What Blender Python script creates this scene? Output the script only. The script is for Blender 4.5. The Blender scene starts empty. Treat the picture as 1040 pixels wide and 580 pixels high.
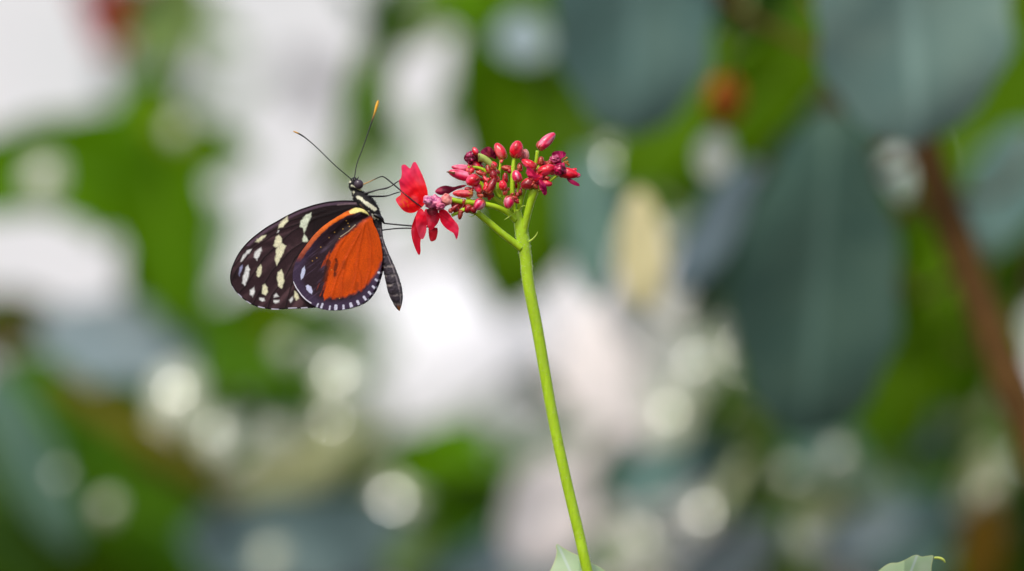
import bpy, math, random
import numpy as np
from mathutils import Vector

# ------------------------------------------------------------------ camera, light, exposure
scene = bpy.context.scene
H = 1.25                     # camera height
D = 1.55                     # focus distance
S = 36.0 / 200.0 / 1040.0    # metres per reference pixel, per metre of distance

cam_d = bpy.data.cameras.new("camera"); cam = bpy.data.objects.new("camera", cam_d)
scene.collection.objects.link(cam); scene.camera = cam
cam.location = (0, 0, H); cam.rotation_euler = (math.radians(90), 0, 0)
cam_d.lens = 200; cam_d.sensor_width = 36; cam_d.clip_start = 0.05; cam_d.clip_end = 500
cam_d.dof.use_dof = True; cam_d.dof.focus_distance = D; cam_d.dof.aperture_fstop = 4.9
cam_d.dof.aperture_blades = 0

SUN_EL, SUN_AZ = 52.0, -28.0          # azimuth: degrees to the left of straight behind the camera
w = bpy.data.worlds.new("World"); scene.world = w; w.use_nodes = True
nt = w.node_tree; bg = nt.nodes["Background"]
sky = nt.nodes.new("ShaderNodeTexSky"); sky.sky_type = 'NISHITA'; sky.sun_disc = False
sky.sun_elevation = math.radians(SUN_EL); sky.sun_rotation = math.radians(180 + 28)
sky.air_density = 1.0; sky.dust_density = 3.0; sky.ozone_density = 0.6
nt.links.new(sky.outputs[0], bg.inputs[0]); bg.inputs[1].default_value = 0.12

sun_d = bpy.data.lights.new("sun", 'SUN'); sun = bpy.data.objects.new("sun", sun_d)
scene.collection.objects.link(sun)
sun_d.energy = 1.7; sun_d.angle = math.radians(6); sun_d.color = (1.0, 0.96, 0.9)
el, az = math.radians(SUN_EL), math.radians(SUN_AZ)
to_sun = Vector((math.sin(az) * math.cos(el), -math.cos(az) * math.cos(el), math.sin(el)))
sun.rotation_euler = to_sun.to_track_quat('Z', 'Y').to_euler(); sun.location = (-2, -3, 5)

scene.view_settings.view_transform = 'Standard'; scene.view_settings.look = 'None'
scene.view_settings.gamma = 1; scene.view_settings.use_curve_mapping = False
scene.view_settings.exposure = 0.45
scene.render.engine = 'CYCLES'
scene.cycles.use_denoising = True
scene.cycles.max_bounces = 6
scene.cycles.sample_clamp_indirect = 4

# ------------------------------------------------------------------ helpers
rng = random.Random(7)
nrs = np.random.RandomState(5)
LAT = nrs.rand(64, 64, 64)

def noise(p, f, seed=0):
    """trilinear value noise, p is N x 2 or N x 3, result 0..1"""
    p = np.asarray(p, float)
    if p.shape[1] == 2: p = np.column_stack([p, np.zeros(len(p))])
    q = p * f + 11.3 * seed + 100
    i = np.floor(q).astype(int); t = q - i; t = t * t * (3 - 2 * t)
    r = np.zeros(len(q))
    for a in (0, 1):
        for b in (0, 1):
            for c in (0, 1):
                wgt = (t[:, 0] if a else 1 - t[:, 0]) * (t[:, 1] if b else 1 - t[:, 1]) * (t[:, 2] if c else 1 - t[:, 2])
                r += wgt * LAT[(i[:, 0] + a) % 64, (i[:, 1] + b) % 64, (i[:, 2] + c) % 64]
    return r

def lin(*c):
    c = np.array(c, float) / 255.0
    return np.where(c <= 0.04045, c / 12.92, ((c + 0.055) / 1.055) ** 2.4)

def P(x, y, d=D):
    return np.array([(x - 520) * S * d, d, H + (290 - y) * S * d])

def spline(pts, n, closed=False):
    pts = np.array(pts, float); m = len(pts)
    segs = m if closed else m - 1
    out = []
    for k in range(n):
        u = k / n * segs if closed else k / (n - 1) * segs
        i = min(int(u), segs - 1); t = u - i
        g = (lambda j: pts[j % m]) if closed else (lambda j: pts[min(max(j, 0), m - 1)])
        a, b, c, d = g(i - 1), g(i), g(i + 1), g(i + 2)
        out.append(0.5 * ((2 * b) + (c - a) * t + (2 * a - 5 * b + 4 * c - d) * t * t + (3 * b - a - 3 * c + d) * t ** 3))
    return np.array(out)

def sdf(p, poly):
    """signed distance of points p to a polygon, negative inside"""
    poly = np.array(poly, float); d = np.full(len(p), 1e9); s = np.ones(len(p))
    n = len(poly)
    for i in range(n):
        a, b = poly[i], poly[i - 1]
        e = b - a; wv = p - a
        t = np.clip((wv @ e) / (e @ e), 0, 1)
        q = wv - t[:, None] * e
        d = np.minimum(d, (q ** 2).sum(1))
        c1 = p[:, 1] >= a[1]; c2 = p[:, 1] < b[1]; c3 = e[0] * wv[:, 1] > e[1] * wv[:, 0]
        s = np.where((c1 & c2 & c3) | (~c1 & ~c2 & ~c3), -s, s)
    return s * np.sqrt(d)

def segd(p, a, b):
    a = np.array(a, float); b = np.array(b, float); e = b - a
    t = np.clip(((p - a) @ e) / (e @ e), 0, 1)
    return np.sqrt(((p - a - t[:, None] * e) ** 2).sum(1)), t

def lined(p, pts):
    d = np.full(len(p), 1e9)
    for i in range(len(pts) - 1): d = np.minimum(d, segd(p, pts[i], pts[i + 1])[0])
    return d

def sm(a, b, x):
    t = np.clip((x - a) / (b - a), 0, 1); return t * t * (3 - 2 * t)

def mix(c, k, m):
    return c * (1 - m[:, None]) + np.array(k) * m[:, None]

ORIG = {}
def origin_of(o):
    while o.parent is not None: o = o.parent
    return ORIG[o.name]

def tag(o, label, cat, group=None, kind=None):
    if label: o['label'] = label
    if cat: o['category'] = cat
    if group: o['group'] = group
    if kind: o['kind'] = kind

def thing(name, loc, label, cat, group=None):
    o = bpy.data.objects.new(name, None); scene.collection.objects.link(o)
    o.empty_display_size = 0.02
    o.location = [float(v) for v in loc]; ORIG[o.name] = np.array(loc, float); tag(o, label, cat, group); return o

def build(name, verts, faces, mat, parent=None, col=None, uv=None, smooth=True):
    verts = np.asarray(verts, float)
    off = origin_of(parent) if parent is not None else np.array([verts[:, 0].mean(), verts[:, 1].mean(), verts[:, 2].min()])
    me = bpy.data.meshes.new(name)
    me.from_pydata((verts - off).tolist(), [], faces if isinstance(faces, list) else faces.tolist())
    me.update()
    if smooth: me.polygons.foreach_set("use_smooth", [True] * len(me.polygons))
    if col is not None:
        ca = me.color_attributes.new("Col", 'FLOAT_COLOR', 'POINT')
        buf = np.ones((len(verts), 4), np.float32); buf[:, :3] = np.clip(col, 0, 1)
        ca.data.foreach_set("color", buf.ravel())
    if uv is not None:
        ul = me.uv_layers.new(name="UVMap")
        li = np.zeros(len(me.loops), np.int32); me.loops.foreach_get("vertex_index", li)
        ul.data.foreach_set("uv", np.asarray(uv, np.float32)[li].ravel())
    me.materials.append(mat)
    o = bpy.data.objects.new(name, me); scene.collection.objects.link(o)
    if parent is not None: o.parent = parent
    else: o.location = off.tolist(); ORIG[o.name] = off
    return o

def tube_geo(pts, rad, seg=12, cap=True):
    pts = np.asarray(pts, float); rad = np.asarray(rad, float)
    n = len(pts); V = []; F = []
    tan = np.gradient(pts, axis=0); tan /= np.linalg.norm(tan, axis=1)[:, None] + 1e-12
    ref = np.array([0, 1.0, 0]) if abs(tan[0][1]) < 0.9 else np.array([1.0, 0, 0])
    for i in range(n):
        t = tan[i]; ref = ref - t * (ref @ t); ref /= np.linalg.norm(ref)
        b = np.cross(t, ref)
        for k in range(seg):
            a = 2 * math.pi * k / seg
            V.append(pts[i] + rad[i] * (math.cos(a) * ref + math.sin(a) * b))
    for i in range(n - 1):
        for k in range(seg):
            k2 = (k + 1) % seg
            F.append((i * seg + k, i * seg + k2, (i + 1) * seg + k2, (i + 1) * seg + k))
    if cap:
        F.append(tuple(range(seg - 1, -1, -1))); F.append(tuple((n - 1) * seg + k for k in range(seg)))
    return np.array(V), F

def px_tube(ctrl, n=24, seg=12, thin=1.0):
    """ctrl rows: x, y, depth offset in mm, radius in px -> world tube at the focus distance"""
    c = spline(ctrl, n)
    pts = np.array([P(a[0], a[1], D + a[2] / 1000) for a in c])
    return tube_geo(pts, np.maximum(c[:, 3] * thin, 0.05) * S * D, seg)

def join(geos):
    V = []; F = []; o = 0
    for v, f in geos:
        V.append(v); F += [tuple(i + o for i in q) for q in f]; o += len(v)
    return np.vstack(V), F

# ------------------------------------------------------------------ materials
def new_mat(name):
    m = bpy.data.materials.new(name); m.use_nodes = True
    n = m.node_tree.nodes; return m, n, m.node_tree.links, n["Principled BSDF"], n["Material Output"]

def col_mat(name, rough=0.5, spec=0.4, transl=0.0, bump=0.0, bscale=3000, sss=0.0, sheen=0.0):
    m, n, l, b, out = new_mat(name)
    a = n.new("ShaderNodeAttribute"); a.attribute_name = "Col"
    l.new(a.outputs["Color"], b.inputs["Base Color"])
    b.inputs["Roughness"].default_value = rough; b.inputs["Specular IOR Level"].default_value = spec
    b.inputs["Sheen Weight"].default_value = sheen
    if sss:
        b.inputs["Subsurface Weight"].default_value = sss
        b.inputs["Subsurface Radius"].default_value = (1, 0.6, 0.3); b.inputs["Subsurface Scale"].default_value = 0.0008
    if bump:
        tc = n.new("ShaderNodeTexCoord"); nz = n.new("ShaderNodeTexNoise"); nz.inputs["Scale"].default_value = bscale
        nz.inputs["Detail"].default_value = 4
        bp = n.new("ShaderNodeBump"); bp.inputs["Strength"].default_value = bump; bp.inputs["Distance"].default_value = 0.0002
        l.new(tc.outputs["Object"], nz.inputs["Vector"]); l.new(nz.outputs["Fac"], bp.inputs["Height"]); l.new(bp.outputs[0], b.inputs["Normal"])
    if transl:
        t = n.new("ShaderNodeBsdfTranslucent"); l.new(a.outputs["Color"], t.inputs["Color"])
        mx = n.new("ShaderNodeMixShader"); mx.inputs[0].default_value = transl
        l.new(b.outputs[0], mx.inputs[1]); l.new(t.outputs[0], mx.inputs[2]); l.new(mx.outputs[0], out.inputs[0])
    return m

def plain(name, c, rough=0.6, spec=0.4, scale=40.0, var=0.3, c2=None, bump=0.0, bdist=0.002):
    m, n, l, b, out = new_mat(name)
    tc = n.new("ShaderNodeTexCoord"); nz = n.new("ShaderNodeTexNoise"); nz.inputs["Scale"].default_value = scale; nz.inputs["Detail"].default_value = 6
    rp = n.new("ShaderNodeValToRGB")
    c = np.array(c, float); d = np.array(c2, float) if c2 is not None else c * (1 - var)
    rp.color_ramp.elements[0].position = 0.35; rp.color_ramp.elements[1].position = 0.65
    rp.color_ramp.elements[0].color = (*d, 1); rp.color_ramp.elements[1].color = (*c, 1)
    l.new(tc.outputs["Object"], nz.inputs["Vector"]); l.new(nz.outputs["Fac"], rp.inputs[0]); l.new(rp.outputs[0], b.inputs["Base Color"])
    b.inputs["Roughness"].default_value = rough; b.inputs["Specular IOR Level"].default_value = spec
    if bump:
        bp = n.new("ShaderNodeBump"); bp.inputs["Strength"].default_value = bump; bp.inputs["Distance"].default_value = bdist
        l.new(nz.outputs["Fac"], bp.inputs["Height"]); l.new(bp.outputs[0], b.inputs["Normal"])
    return m

def leaf_mat(name, c, rough=0.4, spec=0.5, transl=0.25, rib=1.5, ribw=0.03, coat=0.0):
    """leaf blade: blotchy base colour, pale midrib and side veins drawn from the leaf's own UV"""
    m, n, l, b, out = new_mat(name); c = np.array(c, float)
    tc = n.new("ShaderNodeTexCoord"); nz = n.new("ShaderNodeTexNoise"); nz.inputs["Scale"].default_value = 35; nz.inputs["Detail"].default_value = 5
    l.new(tc.outputs["Object"], nz.inputs["Vector"])
    rp = n.new("ShaderNodeValToRGB"); rp.color_ramp.elements[0].position = 0.3; rp.color_ramp.elements[1].position = 0.7
    rp.color_ramp.elements[0].color = (*(c * np.array([0.7, 0.78, 0.8])), 1); rp.color_ramp.elements[1].color = (*np.minimum(c * np.array([1.25, 1.15, 1.1]), 0.9), 1)
    l.new(nz.outputs["Fac"], rp.inputs[0])
    sp = n.new("ShaderNodeSeparateXYZ"); l.new(tc.outputs["UV"], sp.inputs[0])
    def M(op, a, b_=None, c_=None):
        q = n.new("ShaderNodeMath"); q.operation = op
        for i, v in enumerate((a, b_, c_)):
            if v is None: continue
            if isinstance(v, (int, float)): q.inputs[i].default_value = v
            else: l.new(v, q.inputs[i])
        return q.outputs[0]
    av = M('ABSOLUTE', M('SUBTRACT', sp.outputs[1], 0.5))
    mid = M('LESS_THAN', av, ribw)
    ph = M('FRACT', M('MULTIPLY', M('SUBTRACT', sp.outputs[0], M('MULTIPLY', av, 0.5)), 9.0))
    side = M('LESS_THAN', ph, 0.09)
    k = M('MAXIMUM', mid, M('MULTIPLY', side, 0.45))
    mx = n.new("ShaderNodeMix"); mx.data_type = 'RGBA'
    l.new(k, mx.inputs["Factor"]); l.new(rp.outputs[0], mx.inputs["A"])
    mx.inputs["B"].default_value = (*np.minimum(c * rib + 0.02, 0.9), 1)
    l.new(mx.outputs["Result"], b.inputs["Base Color"])
    b.inputs["Roughness"].default_value = rough; b.inputs["Specular IOR Level"].default_value = spec
    b.inputs["Coat Weight"].default_value = coat; b.inputs["Coat Roughness"].default_value = 0.15
    t = n.new("ShaderNodeBsdfTranslucent"); l.new(mx.outputs["Result"], t.inputs["Color"])
    ms = n.new("ShaderNodeMixShader"); ms.inputs[0].default_value = transl
    l.new(b.outputs[0], ms.inputs[1]); l.new(t.outputs[0], ms.inputs[2]); l.new(ms.outputs[0], out.inputs[0])
    return m

M_ = {
 'vivid':  leaf_mat('leaf_vivid_green', (0.075, 0.19, 0.001), 0.8, 0.04, 0.2),
 'moss':   leaf_mat('leaf_moss_green', (0.07, 0.155, 0.001), 0.8, 0.04, 0.2),
 'mid':    leaf_mat('leaf_mid_green', (0.045, 0.125, 0.001), 0.8, 0.08, 0.2),
 'dark':   leaf_mat('leaf_dark_green', (0.022, 0.060, 0.003), 0.7, 0.1, 0.15),
 'teal':   leaf_mat('leaf_dark_teal', (0.085, 0.165, 0.130), 0.6, 0.15, 0.1, rib=1.35, ribw=0.04),
 'tealsheen':  leaf_mat('leaf_teal_sheen', (0.125, 0.228, 0.205), 0.5, 0.25, 0.1, rib=1.2, ribw=0.04),  # sky reflection painted into the leaf colour
 'shade':  leaf_mat('leaf_deep_teal', (0.030, 0.075, 0.045), 0.7, 0.1, 0.1),
 'ochre':  leaf_mat('leaf_ochre', (0.12, 0.10, 0.006), 0.7, 0.1, 0.2),
 'fern':   leaf_mat('leaf_soft_fern', (0.16, 0.25, 0.07), 0.7, 0.1, 0.2),
 'bluedim': leaf_mat('leaf_slate', (0.11, 0.16, 0.19), 0.5, 0.2, 0.1),
 'softteal': leaf_mat('leaf_soft_teal', (0.09, 0.17, 0.12), 0.7, 0.1, 0.1),
 'softblue': leaf_mat('leaf_soft_blue', (0.13, 0.20, 0.20), 0.6, 0.2, 0.1),
 'sagepale': leaf_mat('leaf_pale_sage', (0.50, 0.60, 0.50), 0.6, 0.1, 0.2),
 'mint':   leaf_mat('leaf_light_sheen', (0.24, 0.38, 0.33), 0.5, 0.25, 0.1, rib=1.25, ribw=0.04),  # lighter version, sky sheen kept in the colour
 'blue':   leaf_mat('leaf_blue_sheen', (0.21, 0.28, 0.30), 0.45, 0.4, 0.1),  # grey-blue sky sheen is part of the base colour
 'sage':   leaf_mat('leaf_sage', (0.24, 0.34, 0.20), 0.5, 0.3, 0.2),
 'olivep': leaf_mat('leaf_pale_olive', (0.42, 0.46, 0.24), 0.5, 0.3, 0.2),
 'pale':   leaf_mat('leaf_bright_patch', (0.80, 0.78, 0.72), 0.5, 0.3, 0.2),  # cream leaves added as stand-ins for blurred bright patches
 'beige':  leaf_mat('leaf_dry_beige', (0.84, 0.68, 0.36), 0.6, 0.2, 0.2),
 'pink':   leaf_mat('leaf_pinkish', (0.80, 0.70, 0.70), 0.6, 0.2, 0.2),
 'amber':  leaf_mat('leaf_amber', (0.28, 0.16, 0.015), 0.6, 0.2, 0.2),
 'lime':   leaf_mat('leaf_lime_green', (0.16, 0.26, 0.002), 0.7, 0.1, 0.2),
 'gloss':  leaf_mat('leaf_glint_gloss', (0.42, 0.46, 0.33), 0.2, 0.9, 0.0, coat=1.0),  # added glint leaflets, pale colour paints part of the highlight
}
BARK = plain('bark_brown', (0.115, 0.055, 0.018), 0.8, 0.1, 60, 0.4, bump=0.4)
BARKW = plain('bark_warm_brown', (0.14, 0.072, 0.022), 0.8, 0.1, 60, 0.4, bump=0.4)
BARKG = plain('green_stem', (0.16, 0.22, 0.06), 0.6, 0.3, 60, 0.3)

# ------------------------------------------------------------------ the setting
m_ground = plain('mulch_ground', (0.10, 0.065, 0.04), 0.95, 0.1, 30, 0.5, c2=(0.03, 0.02, 0.013), bump=0.8, bdist=0.02)
def grid_sheet(x0, x1, y0, y1, nx, ny, zf):
    xs = np.linspace(x0, x1, nx); ys = np.linspace(y0, y1, ny)
    V = [(x, y, zf(x, y)) for y in ys for x in xs]
    F = [(j * nx + i, j * nx + i + 1, (j + 1) * nx + i + 1, (j + 1) * nx + i) for j in range(ny - 1) for i in range(nx - 1)]
    return np.array(V), F
v, f = grid_sheet(-150, 150, -60, 250, 2, 2, lambda x, y: 0.0)
g = build('ground', v, f, m_ground); tag(g, None, None, kind='structure')

def box_geo(x0, x1, y0, y1, z0, z1):
    V = np.array([(x, y, z) for z in (z0, z1) for y in (y0, y1) for x in (x0, x1)], float)
    return V, [(0, 2, 3, 1), (4, 5, 7, 6), (0, 1, 5, 4), (2, 6, 7, 3), (0, 4, 6, 2), (1, 3, 7, 5)]

m_wall = plain('pale_plaster', (0.84, 0.835, 0.85), 0.9, 0.05, 2.6, 0.1, c2=(0.72, 0.75, 0.75))
wl = thing('plaster_wall', (0, 5.2, 0), 'pale grey-white wall, seen only as blurred light patches between the leaves', 'wall')
v, f = box_geo(-9, 9, 5.2, 5.42, 0, 3.2); build('wall_panel', v, f, m_wall, wl, smooth=False)
v, f = box_geo(-9.05, 9.05, 5.16, 5.46, 3.2, 3.32); build('coping', v, f, m_wall, wl, smooth=False)

def boulder(name, x, y, d, rx, rz, c, label, seed):
    """added pale rock in place of a bright patch: from the ground up past eye level, centre of its top part at the pixel"""
    cen = P(x, y, d); top = cen[2] + rz * S * d; hw = rx * S * d
    nz_, ns = 40, 48; V = []
    for i in range(nz_ + 1):
        t = i / nz_; z = top * (1 - (1 - t) ** 2.0)
        prof = math.sqrt(max(1 - max(0, (z - (top - 2 * rz * S * d * 0.7)) / (2 * rz * S * d * 0.7)) ** 2.4, 0))
        for k in range(ns):
            a = 2 * math.pi * k / ns
            V.append([cen[0] + hw * prof * math.cos(a), cen[1] + hw * 0.7 * prof * math.sin(a), z])
    V = np.array(V); nn = (noise(V, 9, seed) - 0.5) * 0.12 + (noise(V, 30, seed + 1) - 0.5) * 0.03
    V[:, 0] += nn * hw * 2.0; V[:, 1] += nn * hw * 2.0
    F = [(i * ns + k, i * ns + (k + 1) % ns, (i + 1) * ns + (k + 1) % ns, (i + 1) * ns + k) for i in range(nz_) for k in range(ns)]
    F.append(tuple(nz_ * ns + k for k in range(ns)))
    o = build(name, V, F, plain(name + '_stone', c, 0.9, 0.1, 25, 0.12, bump=0.4), None)
    tag(o, label, 'rock')

boulder('white_patch_rock', 462, 368, 3.2, 104, 84, (0.93, 0.93, 0.96), 'added white rock in place of the brightest glow, blurred behind the middle below the butterfly', 3)  # added to stand in for the bright patch behind the middle
boulder('beige_patch_rock', 640, 395, 2.85, 92, 120, (0.86, 0.80, 0.77), 'added beige rock in place of a warm glow, blurred to the right of the flower stem', 5)  # added to stand in for the warm glow beside the stem

# ------------------------------------------------------------------ background plants
def leaf_geo(B, T, W, roll=0.0, cup=0.12, arch=0.08, prof=0.85, nu=20, nv=9):
    B = np.array(B); T = np.array(T); a = T - B; L = np.linalg.norm(a); a /= L
    view = np.array([0, 1.0, 0]); s = np.cross(a, view); s /= np.linalg.norm(s); nrm = np.cross(s, a)  # faces the camera
    if nrm[1] > 0: nrm = -nrm
    c, q = math.cos(roll), math.sin(roll); s, nrm = s * c + nrm * q, nrm * c - s * q
    V = []; UV = []
    for i in range(nu + 1):
        u = i / nu
        half = W * 0.5 * (math.sin(math.pi * min(u ** prof, 1)) ** 0.52) * (1 + 0.04 * math.sin(u * 23 + L * 400))
        if u == 0: half = W * 0.01
        if u == 1: half = W * 0.004
        for j in range(nv):
            vv = j / (nv - 1) * 2 - 1
            p = B + a * L * u + s * half * vv + nrm * (cup * half * abs(vv) * 1.0 - arch * L * (4 * (u - 0.5) ** 2 - 1) * 0.5 + 0.02 * W * math.sin(9 * u + 2 * vv))
            V.append(p); UV.append((u, vv * 0.5 + 0.5))
    F = [(i * nv + j, i * nv + j + 1, (i + 1) * nv + j + 1, (i + 1) * nv + j) for i in range(nu) for j in range(nv - 1)]
    return np.array(V), F, UV

def plant(name, label, trunk, tr, mat, leaves, cat='shrub', twig=0.0012):
    """trunk: list of (px, py, depth) down to the ground; leaves: (bx, by, tx, ty, width, depth, material[, dtip, roll])"""
    pts = [P(*q) for q in trunk]
    end = pts[-1].copy(); end[2] = 0.0; end[0] += 0.02
    root = thing(name, end, label, cat)
    last = pts[-1]; dirn = (pts[-1] - pts[-2]); dirn[2] = -abs(dirn[2]); dirn /= np.linalg.norm(dirn)
    ctrl = pts + [last + dirn * 0.06, last + dirn * 0.09 + np.array([0, 0, -0.09]), np.array([(pts[-1][0] + end[0]) / 2, end[1], pts[-1][2] * 0.5]), end]
    dense = spline(ctrl, 700); path = [dense[0]]
    for q_ in dense[1:]:
        if np.linalg.norm(q_ - path[-1]) > (0.005 if q_[2] > 1.0 else 0.05): path.append(q_)
    path = np.array(path); path[-1] = end; nP = len(path)
    rad = np.linspace(tr, tr * 1.6, nP) * (1 + 0.07 * np.sin(np.arange(nP) * 0.9) * np.sin(np.arange(nP) * 0.37))
    v, f = tube_geo(path, rad, 12); build('trunk' if tr > 0.006 else 'stem', v, f, mat, root)
    for lf in leaves:
        bx, by, tx, ty, wd, d, mk = lf[:7]
        dt = lf[7] if len(lf) > 7 else rng.uniform(-0.04, 0.04); roll = lf[8] if len(lf) > 8 else rng.uniform(-0.3, 0.3)
        B = P(bx, by, d); T = P(tx, ty, d + dt)
        v, f, uv = leaf_geo(B, T, wd * S * d, roll, prof=lf[9] if len(lf) > 9 else 0.85)
        lo = build('leaf', v, f, M_[mk], root, uv=uv)
        k = np.argmin(((path - B) ** 2).sum(1)); k = min(k + 2, nP - 1)
        Q = path[k]; mid = (B * 0.6 + Q * 0.4) + np.array([0, 0.01, -0.015])
        pp = spline([B, mid, Q], 12); v, f = tube_geo(pp, np.linspace(twig * 0.8, twig * 1.3, 12), 6)
        build('leaf_stalk', v, f, mat, lo)
    return root

# added light glints: pale glossy domed leaflets tilted to mirror the sun as blur discs
def glints(root, items):
    for x, y, d, r, k in items:
        c = P(x, y, d); view = Vector((0, 0, H)) - Vector(c); view.normalize()
        hn = np.array((to_sun + view).normalized()); up = np.array([0, 0, 1.0])
        s = np.cross(up, hn); s /= np.linalg.norm(s); t = np.cross(hn, s)
        R = 0.085 * k * 0.27; rr = r * S * d; V = []; UV = []; nu, nv = 12, 9
        for i in range(nu + 1):
            u = i / nu * 2 - 1; half = rr * 0.8 * math.sqrt(max(1 - u * u, 0.0004))
            for j in range(nv):
                q = j / (nv - 1) * 2 - 1; a_, b_ = half * q, rr * 1.2 * u
                V.append(c + s * a_ + t * b_ - hn * (a_ * a_ + b_ * b_) / (2 * R)); UV.append((u * .5 + .5, q * .5 + .5))
        F = [(i * nv + j, i * nv + j + 1, (i + 1) * nv + j + 1, (i + 1) * nv + j) for i in range(nu) for j in range(nv - 1)]
        o = build('leaf', np.array(V), F, M_['gloss'], root, uv=UV); o['label'] = 'small glossy leaf added to throw a round highlight'

fillrng = random.Random(21)
def filler(boxes, d0, d1, mats, size=(90, 150)):
    out = []
    for (x0, y0, x1, y1, n) in boxes:
        for _ in range(n):
            x, y = fillrng.uniform(x0, x1), fillrng.uniform(y0, y1); a = fillrng.uniform(0, 2 * math.pi); L = fillrng.uniform(*size)
            d = fillrng.uniform(d0, d1)
            out.append((x - math.cos(a) * L / 2, y - math.sin(a) * L / 2, x + math.cos(a) * L / 2, y + math.sin(a) * L / 2, L * fillrng.uniform(0.5, 0.65), d, fillrng.choice(mats)))
    return out

left = plant('broadleaf_shrub', 'green broad-leaved shrub with grey-teal leaves and brown slanting branch at the left edge',
    [(-60, 330, 2.7), (20, 372, 2.7), (90, 430, 2.7), (200, 500, 2.7), (270, 600, 2.72)], 0.0055, BARK, [

    (-40, 318, 75, 330, 55, 2.6, 'dark'), (20, 352, 222, 352, 92, 2.48, 'blue'), (150, 345, 30, 400, 60, 2.6, 'tealsheen'),
    (10, 365, 125, 530, 104, 2.46, 'mid'), (150, 400, 60, 470, 80, 2.45, 'mid'), (-15, 375, 78, 560, 60, 2.38, 'softteal', 0, 0), (-60, 440, 40, 520, 110, 2.6, 'dark'), (-30, 520, 60, 600, 60, 2.5, 'dark'),
    (60, 470, 245, 600, 110, 2.64, 'mid'), (-60, 560, 130, 590, 110, 2.6, 'moss'), (210, 450, 60, 410, 90, 2.75, 'mid'),
    (150, 590, 250, 470, 90, 2.7, 'dark'), (215, 470, 130, 520, 60, 2.7, 'moss'), (100, 540, 200, 620, 100, 2.7, 'moss'),
    (255, 430, 150, 440, 70, 2.8, 'mid'), (50, 380, 225, 490, 30, 2.36, 'ochre'), (-5, 310, 40, 350, 34, 2.45, 'ochre'), (90, 480, 250, 590, 80, 2.4, 'mid'), (200, 350, 330, 395, 58, 2.4, 'mid'), (230, 400, 320, 425, 50, 2.6, 'mid'),
    ])
leftup = plant('spreading_leaf_shrub', 'vivid green pointed leaves spreading above the upper left white patches, left of the butterfly',
    [(158, -60, 2.62), (150, 60, 2.6), (150, 120, 2.6), (163, 230, 2.6), (186, 320, 2.65), (190, 600, 2.7)], 0.0022, BARKG, [
    (175, 140, -90, 198, 98, 2.50, 'vivid', 0, 0), (140, 84, 192, 340, 106, 2.48, 'vivid', 0, 0), (100, 140, 262, 158, 66, 2.52, 'vivid'), (165, 110, 95, 245, 70, 2.5, 'vivid', 0, 0), (150, 180, 60, 190, 60, 2.5, 'vivid'), (150, 75, 170, 140, 50, 2.5, 'mid'), (158, 50, 170, 120, 30, 2.6, 'tealsheen'), (150, 112, 215, 150, 42, 2.44, 'lime'), (40, 165, 190, 215, 100, 2.48, 'vivid', 0, 0), (150, 230, 150, 330, 60, 2.5, 'vivid'), (215, -10, 120, 20, 50, 2.55, 'fern'), (190, 20, 150, 70, 34, 2.55, 'fern'), (205, 24, 245, 40, 16, 2.5, 'vivid'), (235, 200, 205, 310, 36, 2.6, 'sage')])
glints(left, [(178, 396, 2.36, 32, 1.05), (218, 438, 2.34, 22, 0.6), (42, 176, 2.38, 24, .4), (108, 510, 2.3, 14, .15), (165, 432, 2.36, 20, .5), (60, 480, 2.3, 8, .2), (180, 128, 2.4, 12, .25)])

ml = plant('bushy_shrub', 'green bushy shrub with blue-grey lower leaves, blurred below the butterfly',
    [(300, 330, 2.8), (310, 400, 2.8), (330, 480, 2.8), (350, 600, 2.8)], 0.003, BARKG, [
    (190, 325, 365, 325, 50, 2.45, 'vivid'), (195, 350, 335, 365, 80, 2.5, 'mid'), (350, 320, 230, 400, 80, 2.55, 'mid'), (230, 385, 360, 410, 70, 2.55, 'mid'),
    (330, 470, 240, 400, 70, 2.7, 'moss'), (235, 300, 345, 320, 40, 2.6, 'vivid'),
    (225, 505, 385, 435, 52, 2.5, 'olivep'), (180, 555, 430, 545, 95, 2.4, 'softblue', 0, 0), (300, 525, 470, 570, 80, 2.42, 'softblue', 0, 0), (240, 600, 400, 585, 80, 2.5, 'blue'),
    (350, 500, 470, 440, 60, 2.6, 'mid'), (395, 470, 530, 470, 62, 2.4, 'vivid'), (415, 550, 520, 490, 60, 2.42, 'mid'), (430, 440, 500, 480, 40, 2.4, 'vivid'), (420, 520, 520, 600, 90, 2.7, 'dark'),
    (330, 560, 250, 470, 70, 2.85, 'mid'), (395, 520, 330, 440, 60, 2.85, 'moss'),
    (480, 590, 610, 560, 75, 2.5, 'blue'), (470, 430, 400, 470, 26, 2.4, 'moss'), (360, 440, 300, 470, 30, 2.35, 'olivep'), (470, 520, 500, 450, 34, 2.4, 'sage'), (250, 340, 300, 310, 26, 2.35, 'lime'), (440, 600, 560, 530, 60, 2.55, 'tealsheen'),
    (500, 470, 610, 430, 38, 2.6, 'sage'), (520, 380, 575, 415, 32, 2.5, 'dark'),
    ])
glints(ml, [(397, 508, 2.5, 33, 1.6), (340, 378, 2.4, 32, 1.1), (336, 425, 2.4, 22, 1.0), (283, 436, 2.38, 20, .4), (272, 562, 2.36, 18, .3), (292, 350, 2.36, 16, .2), (250, 400, 2.4, 10, .4), (492, 455, 2.55, 14, .7)])

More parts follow.
